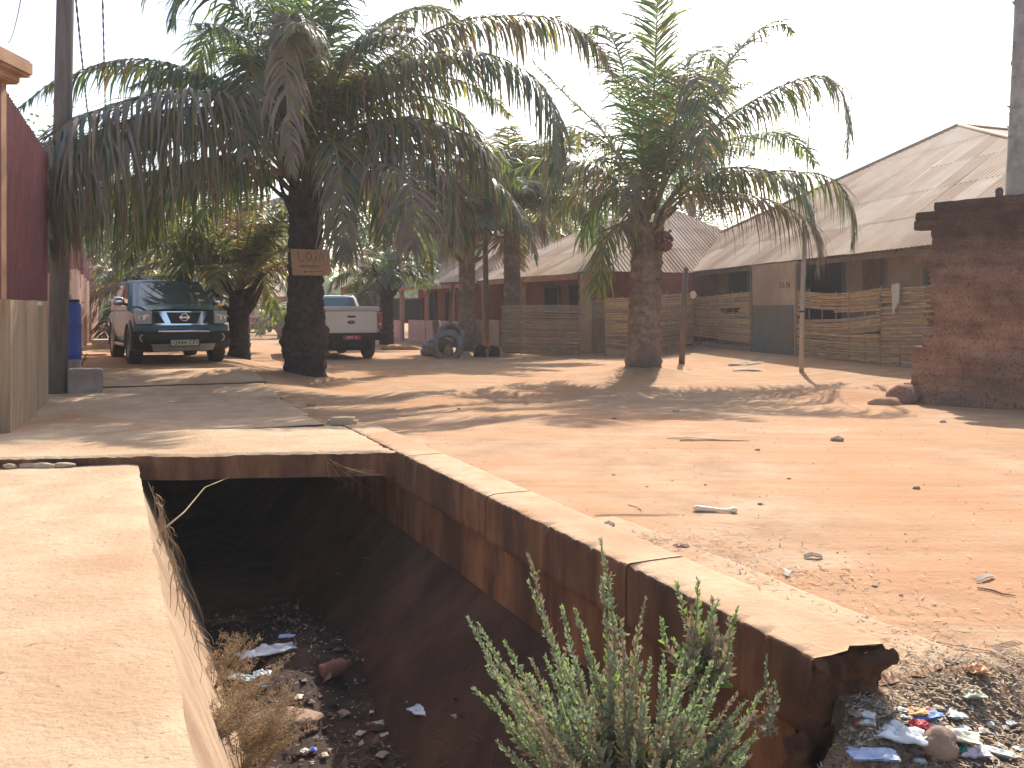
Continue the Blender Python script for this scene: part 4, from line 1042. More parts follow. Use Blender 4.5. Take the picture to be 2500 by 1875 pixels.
# woven mats
def mat_fence(label, A, B_, zt, zb, h_strip=.020, n_st=None, sag=None, mix=(.5, .3, .2), gaps=(), seed=1, wav=.02, tilt=None):
    A, B_ = Vector((A[0], A[1], 0)), Vector((B_[0], B_[1], 0)); d = (B_-A); L = d.length; d.normalize(); n = Vector((-d.y, d.x, 0))
    if n.y > 0: n = -n
    r_ = random.Random(seed); rt = thing('woven_mat_fence', label, 'fence', (A.x, A.y, zb(0)))
    mb = MB(); zt0, zb0 = zt, zb
    N = int((zt(.5)-zb(.5))/h_strip); M_ = max(8, int(L/.14))
    for i in range(N):
        f = (i+.5)/N
        if any(g0 < f < g1 for (g0, g1, _, _) in gaps):
            gg = [g_ for g_ in gaps if g_[0] < f < g_[1]][0]
        else: gg = None
        x0, x1 = r_.uniform(-.01, .02), 1-r_.uniform(-.012, .02)
        ph = r_.uniform(0, 6); mi = r_.choices((0, 1, 2), mix)[0]; dz = r_.uniform(-.008, .008); hs = h_strip*r_.uniform(.42, .62)
        b0 = len(mb.v); prev = None
        slope = r_.uniform(-.015, .015)
        for k in range(M_+1):
            x = x0+(x1-x0)*k/M_
            if gg and gg[2] < x < gg[3]: prev = None; continue
            z = zb(x)+(zt(x)-zb(x))*f+dz+.006*math.sin(x*L*2.1+ph)+slope*(x-.5)+(tilt(x, f) if tilt else 0)
            off = .016*math.sin(x*L*9+(math.pi if i % 2 else 0))+.004*math.sin(ph+x*30)+wav*nz(x*L*.8, f*2, seed)
            c = A+d*(x*L)+n*off+Vector((0, 0, z))
            mb.v.append(c+Vector((0, 0, hs))+n*.000); mb.v.append(c+n*.009); mb.v.append(c-Vector((0, 0, hs)))
            cur = len(mb.v)-3
            if prev is not None:
                mb.f.append((prev, cur, cur+1, prev+1)); mb.f.append((prev+1, cur+1, cur+2, prev+2)); mb.m += [mi, mi]; mb.sm += [True, True]
            prev = cur
    mb.build('woven_panel', [M['reedA'], M['reedB'], M['reedC']], rt)
    n_st = n_st or max(2, int(L/.55))
    for k in range(n_st+1):
        x = k/n_st; b = MB(); c = A+d*(x*L)+n*rnd.uniform(-.02, .02)
        b.tube([c+Vector((0, 0, ground(c.x, c.y)-.1)), c+Vector((rnd.uniform(-.02, .02), 0, zt(x)+rnd.uniform(.02, .10)))], .014, 5); b.build('stake', M['reedB'], rt)
    return rt
def HP(px, off=-.16):
    p, t = hit(px, HL(-6, off), HL(25, off)); return p
zc = lambda *v: (lambda x: sum(a*b for a, b in zip(v, (1, x, x*x))))
A_, B_ = HP(1946), HP(2150)
mat_fence('yellowish woven mat fence between the white pole and the cloth, with sagging top', A_, B_, zc(1.96, -.45, .42), zc(.02, .0), gaps=((.66, .74, .12, .95), (.70, .78, .05, .45)), mix=(.5, .35, .15), tilt=lambda x, f: (.18*(x-.5) if .45 < f < .66 else 0), seed=3)
mat_fence('woven mat fence right of the hanging cloth, ending at the ruined wall', HP(2152), HP(2300), zc(1.90, .03), zc(.12, .1), mix=(.4, .35, .25), gaps=((.78, .82, .0, .5),), seed=4)
mat_fence('bright yellow woven mat fence just left of the blue grey porch wall', HP(1690), HP(1834), zc(1.82, .14), zc(.55, -.1), mix=(.75, .15, .1), gaps=((.60, .70, .55, .8),), seed=5)
mat_fence('brownish woven mat fence seen right of the brown palm trunk', W(1556, 800, 27.2).xy, W(1692, 800, 28.6).xy, zc(1.85, .1), zc(.16, .2), mix=(.3, .5, .2), seed=6)
p0, p1 = W(1225, 800, 28.3), W(1414, 800, 27.6)
mat_fence('large grey brown woven mat panel in the middle, left of the tan column', (p0.x, p0.y), (p1.x, p1.y), zc(1.58, .0), zc(.10, -.06), mix=(.06, .55, .39), seed=7)
p0, p1 = W(1424, 800, 29.4), W(1485, 800, 29.2)
mat_fence('short grey woven mat above the bare mud wall beside the tan column', (p0.x, p0.y), (p1.x, p1.y), zc(1.75), zc(1.15), mix=(.1, .3, .6), seed=8)
p0, p1 = W(1478, 800, 27.2), W(1560, 800, 26.8)
mat_fence('woven mat fence seen left of the brown palm trunk', (p0.x, p0.y), (p1.x, p1.y), zc(1.80, .0), zc(.08, -.06), mix=(.4, .4, .2), seed=9)
# poles by the mats
rt = thing('pole', 'thin white weathered pole in front of the mat fence near the porch wall', 'pole', (6.43, 19.7, 0))
b = MB(); b.tube([(6.43, 19.7, ground(6.43, 19.7)-.1), (6.45, 19.7, 1.6), (6.52, 19.7, 3.3)], [.055, .05, .045], 10); b.build('shaft', M['palewood'], rt)
b = MB(); b.tube([(6.505, 19.7, 3.2), (6.62, 19.8, 5.2), (6.78, 20, 7.4)], [.014, .012, .009], 6); b.build('rod', M['palewood'], rt)
b = MB(); b.lathe([(.058, 0), (.062, .01), (.062, .03), (.058, .04)], (6.44, 19.7, 1.38), (0, 0, 1), 12); b.build('wire_tie', M['cable'], rt)
p = W(1664, 887, 23.5); b = MB(); b.tube([(p.x, p.y, -.1), (p.x+.05, p.y, 1.3), (p.x+.12, p.y, 2.55)], [.085, .075, .07], 9); tag(b.build('post', M['wood'], None, Vector((p.x, p.y, 0))), 'brown wooden post in front of the mats right of the brown palm', 'post')
p = W(1186, 840, 30.5); b = MB(); b.tube([(p.x, p.y, -.1), (p.x, p.y, 2.5), (p.x-.05, p.y, 5.0)], [.10, .095, .085], 10); tag(b.build('post', M['wood'], None, Vector((p.x, p.y, 0))), 'tall brown wooden post between two palms beside the grey mat panel', 'post')
# cloth over the mat, white bag on post
cl = W(2190, 705, 19.0); pc = HP(2190, -.22)
b = MB()
b.grid(lambda a, c: pc+hd_*(.16*(.5-a)*(1-.25*c)*2*.9)+hn*(.03+.02*math.sin(a*19))+Vector((0, 0, 1.98-.02*math.sin(a*9)-c*(.50+.12*math.sin(a*6)))), 24, 12)
b.grid(lambda a, c: pc+hd_*(.16*(.5-a)*1.8)-hn*(.06*c-.03)+Vector((0, 0, 1.98-.02*math.sin(a*9)+.01*math.sin(c*3.1))), 24, 4)
tag(b.build('cloth', M['cloth'], None, pc), 'cream cloth hung over the top of the mat fence near the ruined wall', 'cloth')
def crumple(label, c, sx, sy, m, seed, name='plastic_bag', cat='bag', h=.3, rz=0, group=None, n=16):
    c = Vector(c); b = MB(); ca, sa = math.cos(rz), math.sin(rz)
    def pt(a, e):
        x, y = (a-.5)*sx*(1+.25*nz(e*4, seed)), (e-.5)*sy*(1+.25*nz(a*4, seed+5))
        z = h*min(sx, sy)*(.5+1.0*fbm(a*3, e*3, seed, 1.6, 4))*(.3+math.sin(math.pi*a)*math.sin(math.pi*e))
        return c+Vector((x*ca-y*sa, x*sa+y*ca, z))
    b.grid(pt, n, n)
    b.grid(lambda a, e: pt(1-a, e)-Vector((0, 0, .006)), n, n)
    o_ = b.build(name, M[m] if isinstance(m, str) else m, None, c); return tag(o_, label, cat, group)
pb = W(1680, 718, 23.4); bmx = rock('white crumpled bag stuck on the mat fence beside the wooden post', (pb.x+.13, pb.y, pb.z-.02), (.085, .06, .10), 'cloth', 2, name='plastic_bag', cat='bag')

# --- middle house (tan columns, red wall)
rt = thing('house', 'low house with red walls, tan columns and ragged tan sheet roof in the middle', 'house', (1.5, 31, 0))
def P_(px, Y): p = W(px, 0, Y); return Vector((p.x, p.y, 0))
mA, mB = P_(1452, 28.6), P_(1166, 36.8)       # eave line
md = (mB-mA).normalized(); mn = Vector((-md.y, md.x, 0))
if mn.y > 0: mn = -mn
apx = (mA+mB)/2-mn*5.5; 
corr_roof(rt, mA-md*.3, mB+md*.4, None, 2.70, 2.66, rows=3, rag=.10, ridge=((mA+md*3.0-mn*5.2)+Vector((0, 0, 5.3)), (mB-md*1.5-mn*5.2)+Vector((0, 0, 5.3))))
r0 = mA+md*3.0-mn*5.2+Vector((0, 0, 5.3)); r1 = mB-md*1.5-mn*5.2+Vector((0, 0, 5.3)); bk0, bk1 = mA-mn*10.4, mB-mn*10.4
sA = Vector((mA.x, mA.y, 2.7))-md*.3
corr_roof(rt, bk0+Vector((0, 0, 0)), sA, r0, 2.7, 2.7, rows=3, rag=.05)
gable(rt, [(mB.x, mB.y, 2.66), (bk1.x, bk1.y, 2.7), r1]); gable(rt, [(bk0.x, bk0.y, 2.7), r0, r1, (bk1.x, bk1.y, 2.7)])
b = MB(); wallrun(b, mA-mn*1.5-md*.0, mB-mn*1.5, -.2, 2.75, .2); wallrun(b, mA-mn*1.5, mA-mn*10, -.2, 2.7, .2); wallrun(b, mB-mn*1.5, mB-mn*10, -.3, 2.7, .2); wallrun(b, mA-mn*10, mB-mn*10, -.2, 2.7, .2); b.build('wall', M['redwall'], rt)
rwA, rwB = mA-mn*1.39, mB-mn*1.39
opening(1332, 1368, 698, 800, 'door', fm='shutter', pane='dark', A=rwA, B_=rwB, root=rt)
opening(1392, 1418, 692, 790, 'door', fm='shutter', pane='dark', A=rwA, B_=rwB, root=rt)
def column(parent, p, r, zt, zb0, m, cap=.28, arch=True):
    b = MB(); b.bbox(Vector((p.x, p.y, (zt+zb0)/2)), (r, r, (zt-zb0)/2), .02)
    if arch:
        for s_ in (-1, 1):
            def f_(a, c, s_=s_): return p+md*(s_*(r+cap*(1-math.cos(a*math.pi/2))*1.0))*1.0+mn*((c-.5)*2*r)+Vector((0, 0, zt-cap*1.3+cap*1.3*math.sin(a*math.pi/2)))
            b.grid(f_, 8, 2)
            for e in (-r, r):
                b.raw([p+md*(s_*r)+mn*e+Vector((0, 0, zt))]+[p+md*(s_*(r+cap*(1-math.cos(i/8*math.pi/2))))+mn*e+Vector((0, 0, zt-cap*1.3+cap*1.3*math.sin(i/8*math.pi/2))) for i in range(9)], [(0, i, i+1) for i in range(1, 9)])
    b.build('column', m, parent)
for px in (1430, 1276, 1185):
    p, _ = hit(px, mA-mn*.18, mB-mn*.18); column(rt, p, .19 if px == 1430 else .13, 2.62, -.1, M['tan'])
b = MB(); wallrun(b, mA-mn*.18, mB-mn*.18, 2.46, 2.66, .2); b.build('eave_beam', M['tan'], rt)
p, _ = hit(1445, mA-mn*.18, mB-mn*.18); q, _ = hit(1490, mA+md*-1-mn*.18, mB)
b = MB(); wallrun(b, P_(1424, 29.6), P_(1500, 29.9), -.1, 1.15, .18); b.build('low_wall', M['mud'], rt)
p0, _ = hit(1222, mA-mn*.2, mB-mn*.2); p1, _ = hit(1160, mA-mn*.2, mB-mn*.2)
b = MB(); wallrun(b, p0, p1, -.1, 1.02, .14); b.build('low_wall', M['tan'], rt)
# house behind, in line between the two: green dark gable part with white capital
rt = thing('house', 'narrow house front with a dark opening and a tan capital, behind the brown palm trunk', 'house', (6, 37, 0))
q0, q1 = P_(1448, 42), P_(1680, 40)
b = MB(); wallrun(b, q0, q1, -.2, 2.6, .2); b.build('wall', M['redwall'], rt)
qq = P_(1625, 33.0); b = MB(); b.bbox((qq.x, qq.y, 1.0), (.16, .16, 1.1), .02); b.lathe([(.2, 0), (.24, .06), (.34, .22), (.34, .28)], (qq.x, qq.y, 2.0), (0, 0, 1), 4); b.build('column', M['tan'], rt)
corr_roof(rt, P_(1430, 40), P_(1700, 38), None, 2.75, 2.75, rows=3, rag=.05, ridge=(P_(1425, 47)+Vector((0, 0, 5.6)), P_(1770, 47)+Vector((0, 0, 5.9))))
# --- pink verandah house
rt = thing('house', 'pink house with an open verandah and slender pink columns behind the tyres', 'house', (-3.5, 39, 0))
kA, kB = P_(1135, 36.4), P_(944, 45)
kd = (kB-kA).normalized(); kn = Vector((-kd.y, kd.x, 0))
if kn.y > 0: kn = -kn
zk = lambda y: 2.50-.012*(y-36)
kr0, kr1 = kA+kd*3.2-kn*5+Vector((0, 0, 5.6)), kB-kd*4.5-kn*5+Vector((0, 0, 5.6))
corr_roof(rt, kA-kd*.3+kn*.25, kB+kd*.3+kn*.25, None, 2.56, 2.46, rows=3, rag=.08, ridge=(kr0, kr1))
kb0, kb1 = kA-kn*10, kB-kn*10
corr_roof(rt, kb0, kA+kn*.25, kr0, 2.5, 2.56, rows=3, rag=.05); gable(rt, [(kB.x, kB.y, 2.46), (kb1.x, kb1.y, 2.5), kr1]); gable(rt, [(kb0.x, kb0.y, 2.5), kr0, kr1, (kb1.x, kb1.y, 2.5)])
b = MB(); wallrun(b, kA-kn*1.8, kB-kn*1.8, -.3, 2.6, .2); wallrun(b, kA-kn*1.8, kA-kn*9.8, -.3, 2.55, .2); wallrun(b, kB-kn*1.8, kB-kn*9.8, -.3, 2.5, .2); wallrun(b, kA-kn*9.8, kB-kn*9.8, -.3, 2.5, .2); b.build('wall', M['redwall'], rt)
d0, _ = hit(984, kA, kB); d1, _ = hit(1000, kA, kB)
b = MB(); wallrun(b, kA, d1, -.2, .95, .14); wallrun(b, d0, kB, -.3, .92, .14); b.build('low_wall', M['pinkcol'], rt)
mn_s, md_s = mn, md; mn, md = kn, kd
for px in (981, 1042, 1106):
    p, _ = hit(px, kA, kB); column(rt, p, .085, 2.42, -.2, M['pinkcol'], cap=.24)
mn, md = mn_s, md_s
b = MB(); wallrun(b, kA, kB, 2.36, 2.50, .16); b.build('eave_beam', M['pinkcol'], rt)
vA, vB = kA-kn*1.69, kB-kn*1.69
opening(1052, 1066, 712, 790, 'door', fm='shutter', pane='dark', A=vA, B_=vB, root=rt, fw=.06)
opening(1090, 1104, 710, 790, 'door', fm='shutter', pane='dark', A=vA, B_=vB, root=rt, fw=.06)
opening(990, 1034, 728, 790, 'window', fm='redwall', pane='dark', A=vA, B_=vB, root=rt, fw=.06)
opening(952, 978, 728, 790, 'window', fm='redwall', pane='dark', A=vA, B_=vB, root=rt, fw=.06)
# --- far red house behind the pickup
rt = thing('house', 'far red house with a white barred window behind the white pickup', 'house', (-9, 56, -.1))
xA, xB = P_(958, 52), P_(835, 58)
b = MB(); wallrun(b, xA, xB, -.4, 2.9, .2); b.build('wall', M['redwall'], rt)
opening(868, 905, 712, 732, 'window', fm='white', pane='dark', A=xA+Vector((0, -.11, 0)), B_=xB+Vector((0, -.11, 0)), root=rt, fw=.06, bars=7)
gable(rt, [xA+Vector((.6, -.7, 2.85)), xB+Vector((-.6, -.7, 2.85)), xB+Vector((0, 6, 5.2)), xA+Vector((0, 6, 5.2))], RS[1])
rt = thing('house', 'far low house with pale roof and dark verandah behind the orange van', 'house', (-20, 75, -.2))
xA, xB = P_(700, 74), P_(560, 78)
b = MB(); wallrun(b, xA, xB, -.6, 2.6, .2); b.build('wall', M['mudred'], rt)
gable(rt, [xA+Vector((.6, -1.2, 2.5)), xB+Vector((-.6, -1.2, 2.5)), xB+Vector((1, 7, 5.4)), xA+Vector((-1, 7, 5.4))], RS[0])
rt = thing('compound_wall', 'far pale yellow wall crossing the end of the street behind the teal car', 'wall', (-17, 52, -.1))
b = MB(); wallrun(b, P_(545, 50), P_(450, 52), -.4, 1.5, .2); b.build('wall', M['tan'], rt)
b = MB(); wallrun(b, P_(545, 50), P_(450, 52), 1.5, 1.58, .3); b.build('coping', M['grey'], rt)

# ------------------------------------------------------------------ vehicles (built in local axes: +x front, y left, z up)
def evalmesh(ob):
    bpy.context.view_layer.update()
    return bpy.data.meshes.new_from_object(ob.evaluated_get(bpy.context.evaluated_depsgraph_get()))
def loft_body(root, st, mt, wheels, wr, name='body', sub=1, well=None, halfw=.9):
    mb = MB(); rings = []
    for (x, zb, zt, w_, cr) in st:
        h = zt-zb
        half = [(0, zb), (w_*.75, zb), (w_*.95, zb+.06), (w_, zb+.35*h), (w_*1.0, zb+.62*h), (w_*.97, zb+.86*h), (w_*.91, zt-.015), (w_*.6, zt+cr*.7), (0, zt+cr)]
        ring = [Vector((x, y, z)) for (y, z) in half]+[Vector((x, -y, z)) for (y, z) in half[-2:0:-1]]
        rings.append(ring)
    n = len(rings[0])
    for r_ in rings: mb.v += r_
    for i in range(len(rings)-1):
        for j in range(n):
            a, b = i*n+j, i*n+(j+1) % n
            mb.f.append((a, b, b+n, a+n)); mb.m.append(0); mb.sm.append(True)
    mb.f.append(tuple(range(n))[::-1]); mb.m.append(0); mb.sm.append(True)
    k = (len(rings)-1)*n; mb.f.append(tuple(k+j for j in range(n))); mb.m.append(0); mb.sm.append(True)
    o_ = mb.build(name, mt, root)
    s_ = o_.modifiers.new('s', 'SUBSURF'); s_.levels = 2; s_.render_levels = 2
    cuts = []
    for (wx) in wheels:
        c = MB(); c.lathe([(0, -1.3), (wr*1.16, -1.3), (wr*1.16, 1.3), (0, 1.3)], (wx, 0, wr), (0, 1, 0), 32, 0, False)
        co = c.build('cut', mt, None, Vector((0, 0, 0)))
        bm = bmesh.new(); bm.from_mesh(co.data); bmesh.ops.remove_doubles(bm, verts=bm.verts, dist=1e-4); bmesh.ops.recalc_face_normals(bm, faces=bm.faces); bm.to_mesh(co.data); bm.free()
        cuts.append(co)
    # boolean in the body's own space
    par = o_.parent; o_.parent = None
    for co in cuts:
        m_ = o_.modifiers.new('b', 'BOOLEAN'); m_.object = co; m_.operation = 'DIFFERENCE'; m_.solver = 'EXACT'
    me = evalmesh(o_)
    o_.modifiers.clear(); o_.data = me; o_.parent = par
    for co in cuts: bpy.data.objects.remove(co)
    # dark wheel houses / underbody
    ub = MB(); x0, x1 = st[0][0]+.25, st[-1][0]-.25
    ub.box(x0, x1, -halfw*.72, halfw*.72, .26, .62)
    ub.build('underbody', M['dark'], root)
    return o_
def wheel(root, x, y, r, wd, rimr, label=None, rimm='silver', sp=6):
    s_ = 1 if y > 0 else -1
    c = Vector((x, y, r)); t = MB()
    t.lathe([(rimr, -wd/2), (r*.93, -wd/2), (r*.985, -wd*.42), (r, -wd*.3), (r*.99, 0), (r, wd*.3), (r*.985, wd*.42), (r*.93, wd/2), (rimr, wd/2), (rimr*.97, wd*.3), (rimr*.97, -wd*.3), (rimr, -wd/2)], c, (0, 1, 0), 36)
    w_ = t.build('wheel', M['rubber'], root)
    b = MB(); b.lathe([(rimr, wd*.46*s_), (rimr*.93, wd*.47*s_), (rimr*.90, wd*.25*s_), (rimr*.9, -wd*.2*s_)], c, (0, 1, 0), 30)
    b.lathe([(0, wd*.38*s_), (.06, wd*.38*s_), (.07, wd*.25*s_)], c, (0, 1, 0), 16)
    for k in range(sp):
        a = 2*math.pi*k/sp; o_ = Vector((math.cos(a), 0, math.sin(a))); tt = Vector((-math.sin(a), 0, math.cos(a)))
        b.obox(c+o_*rimr*.5+Vector((0, wd*.30*s_, 0)), o_*rimr*.44, tt*.028, (0, wd*.05, 0))
    b.build('rim', M[rimm], w_)
    d_ = MB(); d_.lathe([(0, wd*.05*s_), (rimr*.9, wd*.05*s_)], c, (0, 1, 0), 24); d_.build('hub_disc', M['dark'], w_)
    return w_
def cabin(root, zb, zt, xr, xf, xrt, xft, wb, wt, paint, glass='glass', win=((.04, .36), (.39, .66), (.69, .95)), bulge=.10, name='cabin', rear=True):
    """greenhouse: rounded frustum with proud glass"""
    def ring(t, z, inset=0):
        a_r, a_f = xr+(xrt-xr)*t, xf+(xft-xf)*t; ww = wb+(wt-wb)*t-inset; pts = []
        for i in range(9):
            y = ww*(1-2*i/8); pts.append(Vector((a_f+bulge*(1-(y/ww)**2)-(.05*(abs(y)/ww)**6), y, z)))
        for i in range(1, 8): pts.append(Vector((a_f+(a_r-a_f)*i/8, -ww*(1+.015*math.sin(math.pi*i/8)), z)))
        for i in range(9):
            y = -ww*(1-2*i/8); pts.append(Vector((a_r-bulge*.4*(1-(y/ww)**2)+.04*(abs(y)/ww)**6, y, z)))
        for i in range(1, 8): pts.append(Vector((a_r+(a_f-a_r)*i/8, ww*(1+.015*math.sin(math.pi*i/8)), z)))
        return pts
    mb = MB(); R_ = []
    for t, z, ins in ((0, zb-.06, 0), (0, zb, 0), (.5, (zb+zt)/2, 0), (.93, zt-.04, 0), (1.0, zt, .05)): R_.append(ring(t, z, ins))
    n = len(R_[0]); rt_ = ring(1.0, zt+.012, .16)
    rt_ = [Vector((p.x*.92+(xrt+xft)/2*.08, p.y, p.z)) for p in rt_]; R_.append(rt_)
    for r_ in R_: mb.v += r_
    for i in range(len(R_)-1):
        for j in range(n):
            a, b = i*n+j, i*n+(j+1) % n; mb.f.append((a, b, b+n, a+n)); mb.m.append(0); mb.sm.append(True)
    k = (len(R_)-1)*n; cpt = Vector(((xrt+xft)/2, 0, zt+.03)); mb.v.append(cpt)
    for j in range(n): mb.f.append((k+j, k+(j+1) % n, len(mb.v)-1)); mb.m.append(0); mb.sm.append(True)
    cb = mb.build(name, paint, root)
    # windscreen
    def fpt(a, c, off=.006, y0=.92):
        t = .04+.86*c; ww = (wb+(wt-wb)*t); y = ww*y0*(1-2*a); xx = xf+(xft-xf)*t+bulge*(1-(y/ww)**2)-(.05*(abs(y)/ww)**6)
        return Vector((xx+off, y, zb+(zt-zb)*t+off*.7))
    g_ = MB(); g_.grid(lambda a, c: fpt(a, c), 14, 6); ws = g_.build('windscreen', M[glass], root)
    if rear:
        g_ = MB()
        def rpt(a, c):
            t = .12+.76*c; ww = (wb+(wt-wb)*t); y = ww*.86*(2*a-1); return Vector((xr+(xrt-xr)*t-bulge*.4*(1-(y/ww)**2)-.008, y, zb+(zt-zb)*t+.002))
        g_.grid(rpt, 10, 5); g_.build('rear_window', M[glass], root)
    for s_ in (-1, 1):
        for (f0, f1) in win:
            g_ = MB()
            def spt(a, c):
                t = .06+.80*c; f = f0+(f1-f0)*a; ww = (wb+(wt-wb)*t)*(1+.015*math.sin(math.pi*f))+.008
                a_r, a_f = xr+(xrt-xr)*t, xf+(xft-xf)*t
                return Vector((a_r+(a_f-a_r)*f, s_*ww, zb+(zt-zb)*t))
            g_.grid(spt, 6, 5); g_.build('side_window', M[glass], root)
    return cb, fpt
# ---- teal SUV
gc = ground(-7.0, 18.6)
front_mid = Vector((-6.98, 18.42))                      # middle of front axle on the ground
back = Vector((-.505, .863)); rzc = math.atan2(-back.y, -back.x)
axc = front_mid+back*1.425
rt = thing('parked_suv', 'teal off road car with chrome grille parked facing the camera at the left', 'car', (axc.x, axc.y, .335), rzc, local=True)
paint = M['teal']; wr = .385
st = [(-2.36, .50, 1.05, .70, .0), (-2.30, .42, 1.12, .84, .01), (-1.9, .36, 1.16, .91, .01), (-.8, .34, 1.16, .925, .01), (.4, .34, 1.15, .925, .01), (.85, .34, 1.16, .925, .03), (1.15, .35, 1.15, .92, .05), (1.7, .37, 1.11, .91, .05), (1.98, .40, 1.06, .88, .03), (2.12, .46, 1.0, .78, .01), (2.18, .52, .92, .62, .0)]
loft_body(rt, st, paint, (-1.425, 1.425), wr)
cb, fpt = cabin(rt, 1.15, 1.74, -2.25, 1.06, -2.02, .12, .86, .72, paint)
for x in (-1.425, 1.425):
    for y in (-.80, .80): wheel(rt, x, y, wr, .25, .24)
    for s_ in (-1, 1): # arch flares
        b = MB(); N_ = 16
        pr = []
        def arch(a, c, s_=s_, x=x):
            an = math.pi*(-.06+1.12*a); r_ = wr*1.16+.075*c
            return Vector((x+math.cos(an)*r_, s_*(.945-.03*c*c), wr+math.sin(an)*r_))
        b.grid(arch, N_, 3); b.grid(lambda a, c: arch(a, 0)-Vector((0, s_*.12*c, 0)), N_, 1); b.build('wheel_arch', paint, rt)
# bonnet bulge
b = MB(); b.grid(lambda a, c: Vector((.98+1.22*c, (a-.5)*1.42*(1-.06*c), 1.185-.095*c**1.7+.03*math.sin(math.pi*a)**.5+.012*math.sin(math.pi*min(1, abs(a-.5)*4)))), 24, 14)
b.build('bonnet', paint, rt)
# front: grille, lamps, bumper
def fx(y, x0=2.34, k=.22): return x0-k*(abs(y)/.9)**2.4
def fpanel(y0, y1, z0, z1, m, name, off=.0, parent=rt, tilt=.04, n=10, y0t=None, y1t=None, th=.03):
    y0t = y0 if y0t is None else y0t; y1t = y1 if y1t is None else y1t
    b = MB()
    def f_(a, c):
        y = (y0*(1-c)+y0t*c)*(1-a)+(y1*(1-c)+y1t*c)*a
        return Vector((fx(y)+off-tilt*c, y, z0+(z1-z0)*c))
    b.grid(f_, n, 4)
    for cc in (0, 1): b.grid(lambda a, c: f_(a, cc)-Vector((th*c, 0, 0)), n, 1)
    for aa in (0, 1): b.grid(lambda a, c: f_(aa, a)-Vector((th*c, 0, 0)), 4, 1)
    return b.build(name, m, parent)
fpanel(-.58, .58, .80, 1.075, M['chrome'], 'grille_frame', .012)
fpanel(-.245, .245, .835, 1.055, M['blackpl'], 'grille', .022, y0t=-.33, y1t=.33)
fpanel(.36, .56, .845, 1.055, M['blackpl'], 'grille', .022, y0t=.47, y1t=.565)
fpanel(-.56, -.36, .845, 1.055, M['blackpl'], 'grille', .022, y0t=-.565, y1t=-.47)
for s_ in (-1, 1):
    fpanel(s_*.60, s_*.86, .83, 1.085, M['lamp'], 'headlight', .05, tilt=.07, y0t=s_*.59, y1t=s_*.88, th=.09)
    hl = bpy.data.objects[-1] if False else None
    b = MB(); b.lathe([(0, 0), (.05, .0), (.055, .012)], (fx(.73)-.005+.02, s_*.73, .55), (1, 0, 0), 16); b.lathe([(.055, .0), (.08, -.01), (.085, .012), (.06, .016)], (fx(.73)+.01, s_*.73, .55), (1, 0, 0), 16); b.build('fog_lamp', M['lamp'], rt)
    for (yy, rr_) in ((.69, .075), (.80, .05)):
        b = MB(); b.lathe([(0, .0), (rr_*.7, .003), (rr_, .012), (rr_*1.05, .0)], (fx(yy)+.012, s_*yy, .945), (1, 0, -.1), 18); b.build('reflector', M['chrome'], rt)
    # mirror
    b = MB(); b.ball((.72, s_*1.03, 1.28), (.075, .13, .095)); b.build('mirror', M['chrome'], rt)
    b = MB(); b.tube([(.75, s_*.82, 1.2), (.73, s_*.95, 1.24)], .03, 6); b.build('mirror_arm', M['blackpl'], rt)
    b = MB(); b.tube([(-1.9, s_*.56, 1.76), (-1.7, s_*.57, 1.83), (-.4, s_*.57, 1.845), (-.08, s_*.56, 1.775)], .026, 8); b.build('roof_rail', M['blackpl'], rt)
    b = MB(); b.bbox((-.25, s_*.34, 1.83), (.07, .12, .045), .02); b.build('roof_lamp', M['lamp'], rt)
b = MB(); b.tube([(-.25, -.56, 1.84), (-.25, .56, 1.84)], .016, 6); b.tube([(-1.5, -.56, 1.84), (-1.5, .56, 1.84)], .016, 6); b.build('roof_bar', M['blackpl'], rt)
# upper bumper (body colour) & lower (dark)
b = MB(); b.grid(lambda a, c: Vector((fx(1.76*(a-.5))+.05*math.sin(c*math.pi)-.0, 1.78*(a-.5), .66+.15*c)), 20, 6); b.build('bumper', paint, rt)
b = MB(); b.grid(lambda a, c: Vector((fx(1.80*(a-.5))+.065*math.sin(min(1, c*1.2)*math.pi*.8)-.06*(1-c), 1.82*(a-.5), .33+.34*c)), 20, 6); b.build('lower_bumper', M['blackpl'], rt)
b = MB(); b.grid(lambda a, c: Vector((fx(.96*(a-.5))+.075+.012*math.sin(c*3.14), .98*(a-.5), .655+.055*c)), 12, 4); b.build('chrome_bar', M['chrome'], rt)
b = MB(); b.grid(lambda a, c: Vector((fx(1.2*(a-.5))+.075-.05*(1-c), 1.22*(a-.5)*(.93+.07*c), .29+.14*c)), 12, 4); b.build('skid_plate', M['silver'], rt)
pl = MB(); pl.bbox((2.44, 0, .455), (.008, .265, .06), .006); plo = pl.build('number_plate', M['plate'], rt)
b = MB(); b.bbox((2.434, 0, .453), (.008, .28, .075), .006); b.build('plate_holder', M['blackpl'], rt)
Mx = Matrix(((0, 0, 1, 2.4495), (1, 0, 0, 0), (0, 1, 0, .455), (0, 0, 0, 1)))
text(plo, '2444 CF', M['ink'], .115, Mx)
for s_ in (-1, 1):
    b = MB(); b.bbox((2.4485, s_*.225, .475), (.001, .012, .010), .002); b.bbox((2.4485, s_*.225, .44), (.001, .012, .006), .002); b.build('plate_mark', M['badge'], plo)
